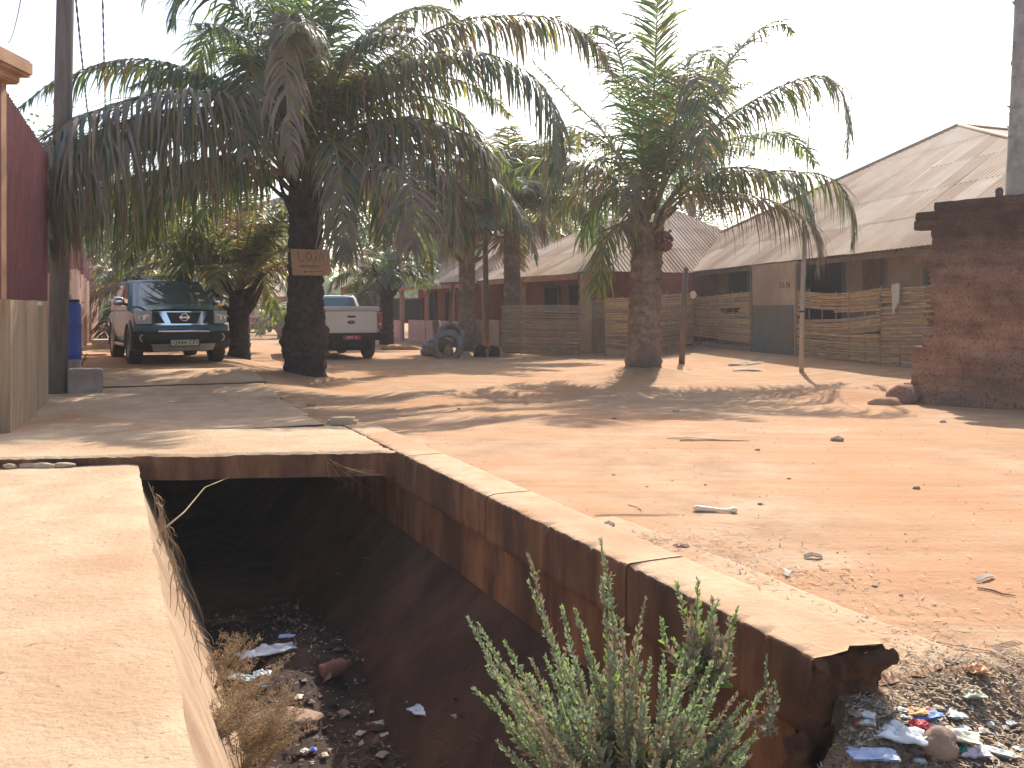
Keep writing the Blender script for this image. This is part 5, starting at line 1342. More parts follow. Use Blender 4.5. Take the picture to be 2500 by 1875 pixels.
# badge ring with bar
b = MB(); cc = (fx(0)+.035, 0, .955)
b.lathe([(.062, 0), (.075, .008), (.083, 0), (.075, -.008), (.062, 0)], cc, (1, 0, 0), 28); b.bbox((fx(0)+.042, 0, .955), (.006, .10, .018), .005); bdg = b.build('badge', M['chrome'], rt)
text(bdg, 'NISSAN', M['ink'], .034, Matrix(((0, 0, 1, fx(0)+.049), (1, 0, 0, 0), (0, 1, 0, .955), (0, 0, 0, 1))))
for s_ in (0, 1):
    b = MB(); b.tube([Vector((1.10, -.1+s_*.55, 1.185)), Vector((1.06, -.55+s_*.55, 1.20))], .012, 5); b.build('wiper', M['blackpl'], rt)
b = MB(); q0 = fpt(.10, .55, .010); b.bbox(q0, (.004, .05, .03), .002, 0, Matrix.Rotation(R(-50), 3, 'Y')); q0 = fpt(.10, .25, .010); b.bbox(q0, (.004, .05, .03), .002, 0, Matrix.Rotation(R(-50), 3, 'Y')); b.build('screen_sticker', M['platew'], rt)
for s_ in (-1, 1):
    for xx in (-1.45+.75, .3):
        b = MB(); b.bbox((xx-.55, s_*.935, 1.02), (.07, .015, .014), .008); b.build('door_handle', M['chrome'], rt)
    b = MB(); b.tube([(-.95, s_*.88, .36), (.95, s_*.88, .36)], .04, 8); b.build('side_step', M['silver'], rt)

# ---- white pickup driving away
ctr = Vector((-5.06, 26.4)); hdg = Vector((-.42, .907)); rzp = math.atan2(hdg.y, hdg.x)
pc_ = ctr+hdg*1.6
rt = thing('pickup_truck', 'white double cab pickup seen from behind, driving away in a little dust', 'pickup truck', (pc_.x, pc_.y, ground(ctr.x, ctr.y)), rzp, local=True)
st = [(-2.66, .74, 1.34, .86, .0), (-2.60, .70, 1.40, .915, .0), (-2.2, .60, 1.42, .925, .0), (-.7, .5, 1.42, .925, .0), (.9, .46, 1.36, .925, .01), (1.25, .46, 1.34, .92, .04), (2.0, .5, 1.22, .89, .03), (2.4, .55, 1.1, .82, .0), (2.5, .62, .95, .7, 0)]
loft_body(rt, st, M['white'], (-1.6, 1.62), .40)
cabin(rt, 1.38, 1.86, -.85, 1.25, -.62, .25, .80, .66, M['white'], win=((.05, .45), (.5, .93)))
for x in (-1.6, 1.62):
    for y in (-.78, .78): wheel(rt, x, y, .40, .27, .24)
b = MB(); b.bbox((-1.75, 0, 1.47), (.92, .90, .07), .06); b.build('bed_cover', M['white'], rt)
b = MB(); b.bbox((-2.58, 0, 1.50), (.08, .30, .03), .025); b.build('cover_lip', M['white'], rt)
tg = MB(); tg.bbox((-2.655, 0, 1.08), (.035, .745, .31), .02); tgo = tg.build('tailgate', M['creamw'], rt)
b = MB(); b.bbox((-2.695, 0, 1.24), (.012, .12, .026), .01); b.build('handle', M['blackpl'], tgo)
b = MB(); b.lathe([(0, .012), (.085, .010), (.092, .002), (.088, 0)], (0, 0, 0), (1, 0, 0), 28)
bp = MB()
for v_ in b.v: bp.v.append(Vector((-2.69-v_.x, v_.y*1.25, v_.z*.55+1.08)))
bp.f, bp.m, bp.sm = b.f, b.m, b.sm
bdg = bp.build('badge', M['badge'], rt); bdg.parent = tgo
text(tgo, 'Ford', M['platew'], .075, Matrix(((0, 0, -1, -2.7035), (-1, 0, 0, 0), (0, 1, 0, 1.082), (0, 0, 0, 1))), font_shear=.3)
for s_ in (-1, 1):
    b = MB(); b.bbox((-2.63, s_*.85, 1.12), (.05, .07, .24), .02); tl = b.build('tail_light', M['redlens'], rt)
    b = MB(); b.bbox((-2.665, s_*.85, 1.02), (.022, .045, .045), .01); b.build('reversing_lamp', M['lamp'], tl)
    b = MB(); b.bbox((.68, s_*1.0, 1.5), (.07, .12, .09), .04); b.build('mirror', M['white'], rt)
    b = MB(); b.bbox((-.2, s_*.58, 1.92), (.65, .02, .02), .01); b.build('roof_rail', M['silver'], rt)
b = MB(); b.bbox((-2.63, 0, .66), (.12, .90, .11), .05); b.build('rear_bumper', M['blackpl'], rt)
b = MB(); b.bbox((-2.3, 0, .44), (.25, .5, .09), .05); b.tube([(-2.7, 0, .40), (-2.45, 0, .38)], .03, 6); b.build('tow_bar', M['blackpl'], rt)
b = MB(); b.bbox((-2.76, .0, .64), (.006, .26, .06), .004); plo = b.build('number_plate', M['redplate'], rt)
text(plo, '4097 11', M['platew'], .10, Matrix(((0, 0, -1, -2.768), (-1, 0, 0, 0), (0, 1, 0, .64), (0, 0, 0, 1))))

# ---- dark car parked beyond, seen between the trunks
p = W(738, 820, 54); hd2 = Vector((.86, -.5)); rt = thing('parked_suv', 'dark green off road car half hidden behind the big palm trunk', 'car', (p.x+.2, p.y, ground(p.x, p.y)), math.atan2(hd2.y, hd2.x), local=True)
st = [(-2.2, .5, .98, .78, .0), (-2.1, .42, 1.05, .86, .0), (-1.0, .38, 1.08, .88, 0), (.9, .38, 1.08, .88, .0), (1.9, .42, 1.02, .86, .02), (2.15, .5, .92, .78, 0)]
loft_body(rt, st, M['darkcar'], (-1.3, 1.35), .37); cabin(rt, 1.08, 1.72, -2.1, .75, -2.0, .25, .80, .70, M['darkcar'])
for x in (-1.3, 1.35):
    for y in (-.76, .76): wheel(rt, x, y, .37, .24, .22)
b = MB(); b.bbox((0, -.895, .72), (1.0, .01, .05), .008); b.build('side_trim', M['cardboard'], rt)
for s_ in (-1, 1):
    b = MB(); b.bbox((.62, s_*.98, 1.2), (.06, .1, .08), .03); b.build('mirror', M['chrome'], rt)
b = MB(); b.bbox((2.15, 0, .55), (.08, .8, .1), .04); b.build('bumper', M['blackpl'], rt)
# ---- orange van
p = W(636, 800, 62); hd3 = Vector((.50, -.866)); rt = thing('parked_van', 'faded orange van parked at the far end of the street', 'van', (p.x-.4, p.y, ground(p.x, p.y)), math.atan2(hd3.y, hd3.x), local=True)
st = [(-2.2, .42, 1.0, .78, 0), (-2.15, .36, 1.1, .84, 0), (-1, .34, 1.1, .86, 0), (1, .34, 1.1, .86, 0), (2.1, .36, 1.1, .84, 0), (2.2, .44, 1.0, .78, 0)]
loft_body(rt, st, M['vanO'], (-1.2, 1.2), .33); cabin(rt, 1.1, 1.92, -2.15, 2.12, -2.0, 1.75, .83, .74, M['vanP'], win=((.04, .30), (.34, .62), (.68, .93)), glass='lamp')
for x in (-1.2, 1.2):
    for y in (-.72, .72): wheel(rt, x, y, .33, .2, .18)
b = MB(); b.bbox((2.22, 0, .86), (.02, .68, .09), .01); b.build('grille', M['blackpl'], rt)
for s_ in (-1, 1):
    b = MB(); b.lathe([(0, .03), (.08, .02), (.09, 0)], (2.22, s_*.55, .86), (1, 0, 0), 14); b.build('headlight', M['lamp'], rt)
b = MB(); b.bbox((2.26, 0, .5), (.05, .82, .08), .03); b.build('bumper', M['blackpl'], rt)

# ------------------------------------------------------------------ cardboard sign on the palm
a0 = W(708, 607, 16.92); a1 = W(804, 611, 16.92); a2 = W(806, 673, 16.92); a3 = W(713, 672, 16.92)
c = (a0+a1+a2+a3)/4
rt = thing('cardboard_sign', 'brown cardboard sign with handwriting fixed to the big palm trunk', 'sign', c)
b = MB()
def sp(a, e): # slightly bowed sheet
    q = (a0*(1-a)+a1*a)*(1-e)+(a3*(1-a)+a2*a)*e; return q+Vector((0, .03*((a-.5)*2)**2, 0))
b.grid(sp, 8, 4); b.grid(lambda a, e: sp(1-a, e)+Vector((0, .006, 0)), 8, 4); bo = b.build('board', M['cardboard'], rt)
def stroke(pts, r=.004):
    b.tube([sp(x, y)+Vector((0, -.003, 0)) for x, y in pts], r*1.7, 4)
b = MB()
stroke([(.18, .08), (.19, .30), (.20, .46), (.33, .46)]); stroke([(.45, .10), (.40, .20), (.40, .36), (.45, .45), (.52, .38), (.53, .2), (.47, .1), (.45, .10)])
stroke([(.60, .10), (.70, .09)]); stroke([(.66, .09), (.66, .36), (.62, .45), (.57, .40)]); stroke([(.72, .46), (.79, .10), (.87, .46)]); stroke([(.745, .32), (.85, .31)])
stroke([(.32, .86), (.82, .84)]); stroke([(.37, .80), (.32, .86), (.38, .92)])
for (x, w_) in ((.22, .05), (.29, .04), (.35, .05), (.42, .04), (.48, .05), (.55, .03), (.60, .05), (.67, .05)):
    stroke([(x, .60), (x+w_*.4, .70), (x+w_*.8, .61), (x+w_, .71)], .003)
b.build('lettering', M['pencil'], bo)

# ------------------------------------------------------------------ tyres, stump, things round the shaggy palm
def tyre(label, c, ax, r=.46, wd=.24, m='tyregrey'):
    b = MB(); c = Vector(c); prof = []
    for i in range(17):
        a = -math.pi*.5+2*math.pi*i/16*.5+math.pi*0
        prof.append((r*.72+.13*math.cos(a)*r/.46, wd/2*math.sin(a)))
    prof = [(r*.60, -wd*.36)]+prof+[(r*.60, wd*.36), (r*.62, wd*.2), (r*.80, 0), (r*.62, -wd*.2), (r*.60, -wd*.36)]
    k = 1
    b.lathe([(q[0], q[1]) for q in prof], c, ax, 40)
    tag(b.build('old_tyre', M[m], None, c), label, 'tyre', 'old tyres at the foot of the shaggy palm')
p = W(1092, 868, 26.6); z = ground(p.x, p.y); tyre('upright grey tyre half buried in front of the tyre pile', (p.x, p.y, z+.33), (.35, -1, .12), .50, .26)
p = W(1100, 860, 27.3); tyre('grey tyre leaning behind the upright one, topmost of the pile', (p.x+.02, p.y, z+.66), (.3, -.75, .62), .44, .24)
p = W(1062, 865, 27.6); tyre('dark tyre lying flat at the bottom left of the tyre pile', (p.x, p.y, z+.12), (.05, 0, 1), .46, .24); tyre('dark tyre lying flat on the bottom left tyre', (p.x+.05, p.y, z+.36), (-.15, -.15, 1), .46, .24)
rock('pale stone inside the upright tyre', (W(1092, 868, 26.4).x, 26.8, z+.18), (.14, .12, .2), 'dirt', 4)
p = W(1066, 825, 31); b = MB(); b.tube([(p.x, p.y, ground(p.x, p.y)-.1), (p.x+.02, p.y, .5), (p.x-.02, p.y, 1.05)], [.17, .15, .14], 12); tag(b.build('tree_stump', M['wood'], None, Vector((p.x, p.y, 0))), 'upright brown wooden stump before the pink low wall', 'stump')
p = W(1096, 830, 30); b = MB(); b.tube([(p.x-.03, p.y, -.1), (p.x+.05, p.y, 1.4), (p.x+.12, p.y+.1, 2.35)], .045, 6); b.tube([(p.x-.3, p.y, 2.32), (p.x+.45, p.y, 2.36)], .03, 6); tag(b.build('post', M['wood'], None, Vector((p.x, p.y, 0))), 'thin wooden stick with a pale crosspiece behind the tyre pile', 'post')
for k, (px, py, r_) in enumerate(((1172, 853, .22), (1188, 860, .16), (1205, 845, .2), (1180, 868, .1))):
    p = W(px, py, 27.4); rock(['largest dark lump beside the brown post', 'pale marked lump at the foot of the brown post', 'dark lump against the grey mat panel', 'small pale lump in front of the brown post'][k], (p.x, p.y, ground(p.x, p.y)+r_*.6), (r_, r_, r_*1.1), 'stone' if k % 2 else 'bark', k*3+1)
for k, (px, py) in enumerate(((950, 850), (972, 846), (1008, 850))):
    p = W(px, py, 32); rock('low earth clod at the foot of the small stubbed palm', (p.x, p.y, ground(p.x, p.y)+.03), (.3, .22, .10), 'dirt', k*5, group='earth clods by the small palm')

# ------------------------------------------------------------------ litter on the road
def on(px, py): return ray_ground(px, py)
p = on(1745, 1250); b = MB(); dv = Vector((1, -.12, 0)).normalized()
b.tube([p+dv*-.14+Vector((0, 0, .016)), p+dv*-.12+Vector((0, 0, .022)), p+dv*-.06+Vector((0, 0, .018)), p+dv*.04+Vector((0, 0, .013)), p+dv*.09+Vector((0, 0, .012)), p+dv*.12+Vector((0, 0, .018)), p+dv*.145+Vector((0, 0, .016))], [.008, .020, .018, .010, .010, .020, .012], 10)
tag(b.build('bone', M['bonew'], None, p), 'pale bone shaped piece lying on the red earth road', 'bone')
def stick(label, px, py, L, ang, r=.006, m='twig', group=None, flat=False, name='stick'):
    p = on(px, py); d = Vector((math.cos(ang), math.sin(ang), 0)); b = MB()
    e0, e1 = p-d*L/2, p+d*L/2
    pts = [Vector((q.x, q.y, GZ(q.x, q.y)+r+.002)) for q in (e0, e0.lerp(e1, .35)+Vector((.01, .008, 0)), e0.lerp(e1, .7)-Vector((.01, .004, 0)), e1)]
    if flat:
        n = Vector((-d.y, d.x, 0)); b.grid(lambda a, c: crom(pts, a)+n*(c-.5)*flat*(1-.5*abs(a-.5)**2*3)+Vector((0, 0, .012*math.sin(a*3.1)+.008*c)), 8, 3)
        b.grid(lambda a, c: crom(pts, 1-a)+n*(c-.5)*flat*(1-.5*abs(.5-a)**2*3)+Vector((0, 0, .012*math.sin(a*3.1)-.004+.008*c)), 8, 3)
    else: b.tube(pts, [r*.8, r, r*.9, r*.4], 6)
    tag(b.build(name, M[m], None, p), label, 'stick', group)
stick('long thin straw lying beside the kerb joint', 1555, 1262, .55, .12, .004)
stick('short thin straw crossing near the long straw', 1548, 1240, .2, 1.9, .0035)
stick('flat weathered wood chip on the road at the right', 2405, 1418, .15, .55, m='palewood', flat=.028, name='wood_chip')
stick('thin brown twig lying just below the wood chip', 2432, 1450, .17, -.65, .005, 'wood')
stick('long straw lying along the road near the right cement strip', 2225, 1560, .65, -.50, .004)
stick('curved dry palm strip in the middle of the road', 1745, 1077, .7, .05, .008)
stick('pale dry leaf spike beside the palm strip', 1690, 1073, .5, -.15, m='twig', flat=.06, name='dry_leaf')
stick('dark curled leaf beside the kerb', 1487, 1286, .07, -.3, m='wood', flat=.04, name='dry_leaf')
stick('reddish dry leaf near the dry straw patch', 1665, 1343, .10, .1, m='mudred', flat=.05, name='dry_leaf')
stick('dark bent leaf right of the dry straw patch', 1985, 1366, .10, 0, m='wood', flat=.04, name='dry_leaf')
stick('white paper strip on the slab over the ditch', 196, 1071, .22, .05, m='cloth', flat=.04, name='paper')
stick('pale leaf near the middle of the straw patch', 1921, 1408, .09, 1.2, m='cloth', flat=.03, name='dry_leaf')
for k, (px, py, s_) in enumerate(((2303, 1032, .07), (2045, 1078, .11), (1501, 1023, .05), (1650, 1005, .08), (1856, 1232, .03), (2238, 1195, .05), (2136, 1435, .025), (1120, 1000, .05), (760, 992, .10), (2540, 1200, .06), (1580, 1190, .02), (1850, 1100, .04), (1498, 1160, .025), (1722, 1186, .02), (1925, 1170, .025), (2200, 1458, .02))):
    s_ *= .6; p = on(px, py); rock('small stone lying loose on the road', (p.x, p.y, p.z+s_*.2), (s_, s_*.8, s_*.55), 'stone' if k % 3 else 'grey', k*2.7, group='small stones on the road', sub=2)
# straw, chips and pebble crumbs: nobody could count these
stf = MB(); r2 = random.Random(5)
def scatter(px, py, sx, sy, n, L=(.02, .07)):
    for _ in range(n):
        q = None
        p = on(px, py) if False else None
        x, y = cxy[0]+r2.gauss(0, sx), cxy[1]+r2.gauss(0, sy); z = GZ(x, y)
        u, v = toUV(x, y)
        if u < 2.7 and v > 2.45: continue
        a = r2.uniform(0, 3.14); l = r2.uniform(*L); d = Vector((math.cos(a), math.sin(a), r2.uniform(-.1, .2))).normalized(); w_ = Vector((-math.sin(a), math.cos(a), 0))*r2.uniform(.0015, .005)
        c = Vector((x, y, z+r2.uniform(.003, .02)))
        if u > 2.66 and u < 3.25 and 2.47 < v < 4.9: c.z += .025
        stf.face([c-d*l/2-w_, c+d*l/2-w_*.4, c+d*l/2+w_*.4, c-d*l/2+w_], r2.choices((0, 1, 2, 3), (.5, .15, .25, .1))[0])
for (px, py, sx, sy, n) in ((1700, 1335, .28, .12, 500), (1930, 1400, .25, .12, 300), (1580, 1325, .12, .08, 160), (2080, 1480, .4, .2, 260), (2200, 1600, .35, .2, 300), (2400, 1660, .3, .12, 1300), (2420, 1770, .28, .12, 2600), (2250, 1800, .28, .10, 2200), (2130, 1840, .2, .08, 900), (1700, 1250, 1.2, .8, 250), (2100, 1200, 1.8, 1.5, 350), (1500, 1040, 3, 2, 250), (2300, 1520, .8, .5, 350), (850, 950, 1.6, 1.0, 260)):
    cxy = on(px, py); scatter(px, py, sx, sy, int(n*.6), (.012, .05))
tag(stf.build('straw_litter', [M['twig'], M['wood'], M['palewood'], M['mudred']], None, Vector((0, 0, 0))), 'scattered straw, chips and crumbs over the red earth road', 'litter', kind='stuff')
peb = MB()
for _ in range(1500):
    x, y = r2.uniform(-3, 8), r2.uniform(3, 16)**1.0; u, v = toUV(x, y)
    if u < 2.75: continue
    s_ = r2.uniform(.002, .006)*(1+.05*y); z = GZ(x, y)+(.03 if u < 3.25 and v < 4.9 else 0)
    c = Vector((x, y, z+s_*.3)); pts = [c+Vector((s_, 0, 0)), c+Vector((0, s_*.8, 0)), c-Vector((s_, 0, 0)), c-Vector((0, s_*.8, 0)), c+Vector((0, 0, s_*.8))]
    peb.raw(pts, [(0, 1, 4), (1, 2, 4), (2, 3, 4), (3, 0, 4)], r2.choice((0, 1)))
tag(peb.build('gravel_crumbs', [M['stone'], M['grey']], None, Vector((0, 0, 0))), 'fine gravel crumbs strewn over the road surface', 'gravel', kind='stuff')

# garbage at the right corner and in the ditch
def trash(label, px, py, sx, sy, colr, nm, seed, cat='rubbish', name='rubbish', h=.3, rz=0, dz=.02):
    p = on(px, py); return crumple(label, (p.x, p.y, p.z+dz), sx*1.35, sy*1.35, colmat(nm, colr), seed, name, cat, h, rz)
trash('white crumpled packet in the rubbish at the lower right corner', 2198, 1820, .115, .08, (.74, .73, .70), 'white_packet', 1, name='packet', cat='packet', h=.45, rz=-.4)
trash('blue and orange wrapper below the broken cement edge', 2255, 1762, .11, .04, (.14, .26, .50), 'blue_wrapper', 2, name='wrapper', cat='wrapper', rz=.3)
trash('orange wrapper beside the blue one', 2232, 1752, .07, .04, (.60, .28, .10), 'orange_wrapper', 3, name='wrapper', cat='wrapper')
trash('red packet above the brown stone in the rubbish', 2243, 1800, .06, .045, (.50, .04, .05), 'red_packet', 4, name='packet', cat='packet', h=.5)
trash('cream paper sheet right of the red packet', 2330, 1810, .12, .07, (.70, .64, .48), 'cream_paper', 5, name='paper', cat='paper', rz=-.5)
trash('orange peel on the bank right of the cement edge', 2385, 1650, .06, .05, (.62, .26, .10), 'orange_peel', 6, name='peel', cat='peel', h=.5)
trash('greenish flat stone like scrap on the rubbish bank', 2372, 1712, .07, .05, (.40, .38, .24), 'green_grey_scrap', 7, name='scrap', cat='scrap')
trash('blue and white bag at the bottom border of the rubbish', 2130, 1865, .12, .06, (.42, .46, .62), 'pale_blue_bag', 8, name='plastic_bag', cat='bag')
trash('pink white paper at the bottom right of the rubbish', 2375, 1858, .08, .05, (.70, .55, .55), 'pinkish_paper', 9, name='paper', cat='paper')
trash('white strip of card at the bottom right of the rubbish', 2420, 1850, .10, .03, (.72, .70, .64), 'white_card', 10, name='card', cat='card', rz=-.6)
trash('small green wrapper at the bottom right', 2352, 1850, .03, .03, (.05, .25, .15), 'green_wrapper', 11, name='wrapper', cat='wrapper')
p = on(2285, 1850); rock('rounded brown stone among the rubbish at the lower right', (p.x, p.y, p.z+.035), (.08, .055, .05), 'stone', 17)
r3 = random.Random(11); cols = [((.62, .60, .55), 'pale_scrap'), ((.45, .30, .18), 'brown_scrap'), ((.30, .20, .14), 'dark_brown_scrap'), ((.50, .42, .30), 'straw_scrap'), ((.35, .10, .07), 'dull_red_scrap')]
for k in range(56):
    px, py = r3.uniform(2080, 2500), r3.uniform(1745, 1875); c_ = r3.choice(cols)
    p = on(px, py); s_ = r3.uniform(.02, .05)
    crumple('small faded scrap in the rubbish heap at the lower right corner', (p.x, p.y, p.z+.012), s_*1.4, s_, colmat(c_[1], c_[0]), k*1.7, 'scrap', 'scrap', .35, r3.uniform(0, 3), 'small scraps in the corner rubbish heap', 7)
for k, (u_, v_) in enumerate(((-.75, 8.52), (-.62, 8.50), (-.5, 8.44), (-1.0, 8.55), (-1.15, 8.56), (-.35, 8.40), (-.88, 8.48), (-1.35, 8.58))):
    q = UV(u_, v_, .13); rock('crumbled mortar lump at the front edge of the slab near the left border', q, (.06+.03*(k % 3), .04, .025), 'concrete', k*2.2, group='crumbled mortar at the slab edge')
# ditch floor
def din(px, py, dz=0): return on(px, py)+Vector((0, 0, dz))
p = din(650, 1608); crumple('clear crumpled plastic sheet in the ditch, catching the light', (p.x, p.y, p.z+.04), .42, .16, 'plastic', 3, 'plastic_sheet', 'plastic sheet', .35, .55)
p = din(700, 1575); crumple('pale blue scrap at the upper end of the clear plastic sheet', (p.x, p.y, p.z+.06), .12, .06, colmat('pale_blue', (.45, .50, .75)), 4, 'scrap', 'scrap', .3, .1)
p = din(590, 1672); crumple('turquoise paper packet at the foot of the left ditch wall', (p.x, p.y, p.z+.04), .22, .10, colmat('turquoise', (.42, .60, .58)), 5, 'packet', 'packet', .3, -.3)
p = din(640, 1660); crumple('clear plastic cup beside the turquoise packet', (p.x, p.y, p.z+.04), .12, .08, 'plastic', 6, 'plastic_cup', 'cup', .5, .2)
p = din(636, 1690); crumple('blue scrap below the plastic cup in the ditch', (p.x, p.y, p.z+.03), .07, .04, colmat('bright_blue', (.10, .20, .60)), 7, 'scrap', 'scrap', .3, .6)
p = din(765, 1840); crumple('small bright blue cap on the ditch floor near the bottom border', (p.x, p.y, p.z+.02), .045, .035, colmat('cap_blue', (.20, .28, .75)), 8, 'bottle_cap', 'cap', .5, 0)
p = din(742, 1843); crumple('pale scrap left of the blue cap on the ditch floor', (p.x, p.y, p.z+.02), .05, .04, colmat('pale_scrap', (.62, .60, .55)), 9, 'scrap', 'scrap', .3, 1)
p = din(793, 1850); crumple('grey scrap right of the blue cap on the ditch floor', (p.x, p.y, p.z+.02), .05, .035, colmat('straw_scrap', (.50, .42, .30)), 10, 'scrap', 'scrap', .3, 2)
p = din(1043, 1745); crumple('dull clear plastic sheet on the ditch floor left of the shrub', (p.x, p.y, p.z+.03), .22, .16, 'plastic', 12, 'plastic_sheet', 'plastic sheet', .2, -.6)
p = din(1895, 1845); crumple('clear plastic scrap below the kerb end near the shrub', (p.x, p.y, p.z+.02), .11, .06, 'plastic', 13, 'plastic_sheet', 'plastic sheet', .2, -.2)
p = din(1930, 1800); crumple('dark red scrap lying under the kerb end', (p.x, p.y, p.z+.02), .12, .05, colmat('dull_red_scrap', (.35, .10, .07)), 14, 'scrap', 'scrap', .2, -.4)
p = din(690, 1770); rock('flat brown slab of rubble on the ditch floor', (p.x, p.y, p.z+.03), (.24, .14, .05), 'stone', 3)
p = din(815, 1655); b = MB(); b.lathe([(0, -.10), (.055, -.10), (.06, -.08), (.06, .07), (.03, .10), (.03, .13), (0, .13)], (p.x, p.y, p.z+.06), (.8, .5, .1), 14); tag(b.build('dirty_bottle', M['mudred'], None, p), 'mud covered bottle in the dark part of the ditch', 'bottle')
for k in range(56):
    px, py = r3.uniform(560, 1250), r3.uniform(1560, 1870)
    p = din(px, py); s_ = r3.uniform(.02, .07)
    u_, v_ = toUV(p.x, p.y)
    if u_ < .85: continue
    if k % 2: rock('brown lump of rubble on the ditch floor', (p.x, p.y, p.z+s_*.05), (s_*1.2, s_*.8, s_*.4), 'trenchfloor', k*1.3, group='rubble lumps on the ditch floor', sub=2)
    else:
        c_ = r3.choice(cols+[((.05, .05, .055), 'black_scrap')]); crumple('crumpled scrap in the shaded bottom of the ditch', (p.x, p.y, p.z+.01), s_*1.8, s_*1.3, colmat(c_[1], c_[0]), k*2.1, 'scrap', 'scrap', .35, r3.uniform(0, 3), 'scraps on the ditch floor', 7)

ll = MB(); r6 = random.Random(31)
for _ in range(2600):
    u_, v_ = r6.uniform(.8, 2.2), r6.uniform(3.4, 8.6); q = UV(u_, v_); z = GZ(q.x, q.y)
    if z > -.35: continue
    a = r6.uniform(0, 6.28); d = Vector((math.cos(a), math.sin(a), r6.uniform(-.4, .4))).normalized(); n = d.cross(Vector((0, 0, 1))).normalized(); l = r6.uniform(.012, .05)*(1 if r6.random() < .9 else 2); c = Vector((q.x, q.y, z+r6.uniform(.004, .03)))
    ll.face([c, c+d*l*.5+n*l*.3, c+d*l+Vector((0, 0, l*.2)), c+d*l*.45-n*l*.25], r6.choices((0, 1, 2, 3), (.4, .3, .2, .1))[0])
tag(ll.build('leaf_litter', [M['wood'], M['trenchfloor'], M['mudred'], M['palewood']], None, Vector((0, 0, 0))), 'dead leaves and crumbs covering the ditch floor', 'litter', kind='stuff')
# ------------------------------------------------------------------ plants by the ditch
def leafq(lb, c, d, s_, mi, r_):
    n = d.cross(Vector((r_.uniform(-1, 1), r_.uniform(-1, 1), r_.uniform(-1, 1)))).normalized(); f = d.cross(n)
    m1 = c+d*s_*.45+f*s_*.05; t = c+d*s_-f*s_*.12
    lb.raw([c, m1+n*s_*.24+f*s_*.07, t, m1, m1-n*s_*.24+f*s_*.07], [(0, 3, 2, 1), (0, 4, 2, 3)], mi, True)
def shrub(label, base, tips, r_, nrand, spread, leaf=.024, side=True, wts=(.62, .12, .26), zmin=.25, zmax=.6, low=0):
    rt = thing('shrub', label, 'shrub', base); sb, lb = MB(), MB(); base = Vector(base)
    allt = list(tips)
    for k in range(nrand):
        a = r_.uniform(0, 6.28); q = r_.uniform(.15, 1)
        allt.append(base+Vector((math.cos(a)*spread[0]*q, math.sin(a)*spread[1]*q, r_.uniform(zmin, zmax)*(1.15-.5*q))))
    for ti, tip in enumerate(allt):
        tip = Vector(tip); L = (tip-base).length; b_ = base+Vector((r_.uniform(-.03, .03), r_.uniform(-.03, .03), 0))
        m1 = b_.lerp(tip, .38)+Vector((r_.uniform(-.03, .03), r_.uniform(-.03, .03), -L*.10)); m2 = b_.lerp(tip, .72)+Vector((r_.uniform(-.03, .03), r_.uniform(-.03, .03), -L*.085))
        P = [b_, m1, m2, tip]
        sb.tube([crom(P, i/10) for i in range(11)], [.006*(1-.75*i/10) for i in range(11)], 5)
        n = int(L/.0065)
        dryb = r_.random() < .3
        for i in range(n):
            t = .22+.78*i/n; c = crom(P, t); T = (crom(P, min(1, t+.03))-crom(P, max(0, t-.03))).normalized()
            a = i*2.4; o1 = T.orthogonal().normalized(); o2 = T.cross(o1); o_ = o1*math.cos(a)+o2*math.sin(a)
            d = (o_*(.95-.5*t)+T*(.35+.5*t)+Vector((0, 0, .1))).normalized()
            s_ = leaf*(2.3-1.75*t)*r_.uniform(.6, 1.3)
            dry = (dryb and r_.random() < .8) or (t < .68 and r_.random() < .72)
            mi = 2 if dry else (1 if r_.random() < wts[1]/(wts[0]+wts[1]) else 0)
            leafq(lb, c, d, s_, mi, r_)
        if side:
            for k in range(int(L/.05)):
                t = r_.uniform(.3, .92); c = crom(P, t); T = (crom(P, min(1, t+.05))-c).normalized() if t < .95 else (tip-c).normalized()
                d = (T+Vector((r_.uniform(-1, 1), r_.uniform(-1, 1), r_.uniform(-.2, .9)))*.8).normalized(); l = L*r_.uniform(.06, .16)*(1.2-t)
                e = c+d*l; sb.tube([c, c.lerp(e, .5)+Vector((0, 0, .004)), e], [.0025, .002, .001], 4)
                for i in range(int(l/.006)):
                    q = c.lerp(e, (i+1)/(l/.006)); dd = (d*.5+Vector((r_.uniform(-1, 1), r_.uniform(-1, 1), r_.uniform(-.5, 1)))).normalized()
                    leafq(lb, q, dd, leaf*r_.uniform(.4, .85), 2 if r_.random() < .25+.3*dryb else 0, r_)
    sb.build('stem', M['stem'], rt); lb.build('foliage', [M['weedG'], M['weedB'], M['weedT']], rt)
    return rt
r4 = random.Random(21)
bs = W(1545, 1990, 3.05)
tips = [W(*t) for t in ((1142, 1508, 3.3), (1168, 1522, 3.1), (1232, 1566, 2.95), (1290, 1356, 3.2), (1290, 1418, 3.1), (1372, 1482, 3.0), (1404, 1488, 3.0), (1466, 1318, 3.05), (1470, 1412, 3.0), (1576, 1462, 3.05), (1518, 1512, 2.95), (1155, 1680, 2.9), (1200, 1700, 2.85), (1242, 1704, 2.8), (1300, 1745, 2.75), (1758, 1655, 2.95), (1858, 1690, 2.95), (1845, 1790, 2.9), (1700, 1700, 2.85), (1620, 1600, 3.0), (1360, 1600, 3.0), (1430, 1580, 3.0), (1560, 1580, 2.9), (1680, 1835, 2.7), (1330, 1860, 2.7), (1270, 1800, 2.7))]
tips += [W(r4.uniform(1170, 1850), r4.uniform(1600, 1875), r4.uniform(2.6, 3.15)) for _ in range(62)]
shrub('silvery green weedy shrub growing out of the ditch in the foreground', bs, tips, r4, 45, (.50, .36), zmin=.02, zmax=.42, leaf=.028)
b2_ = W(1725, 1680, 3.3)
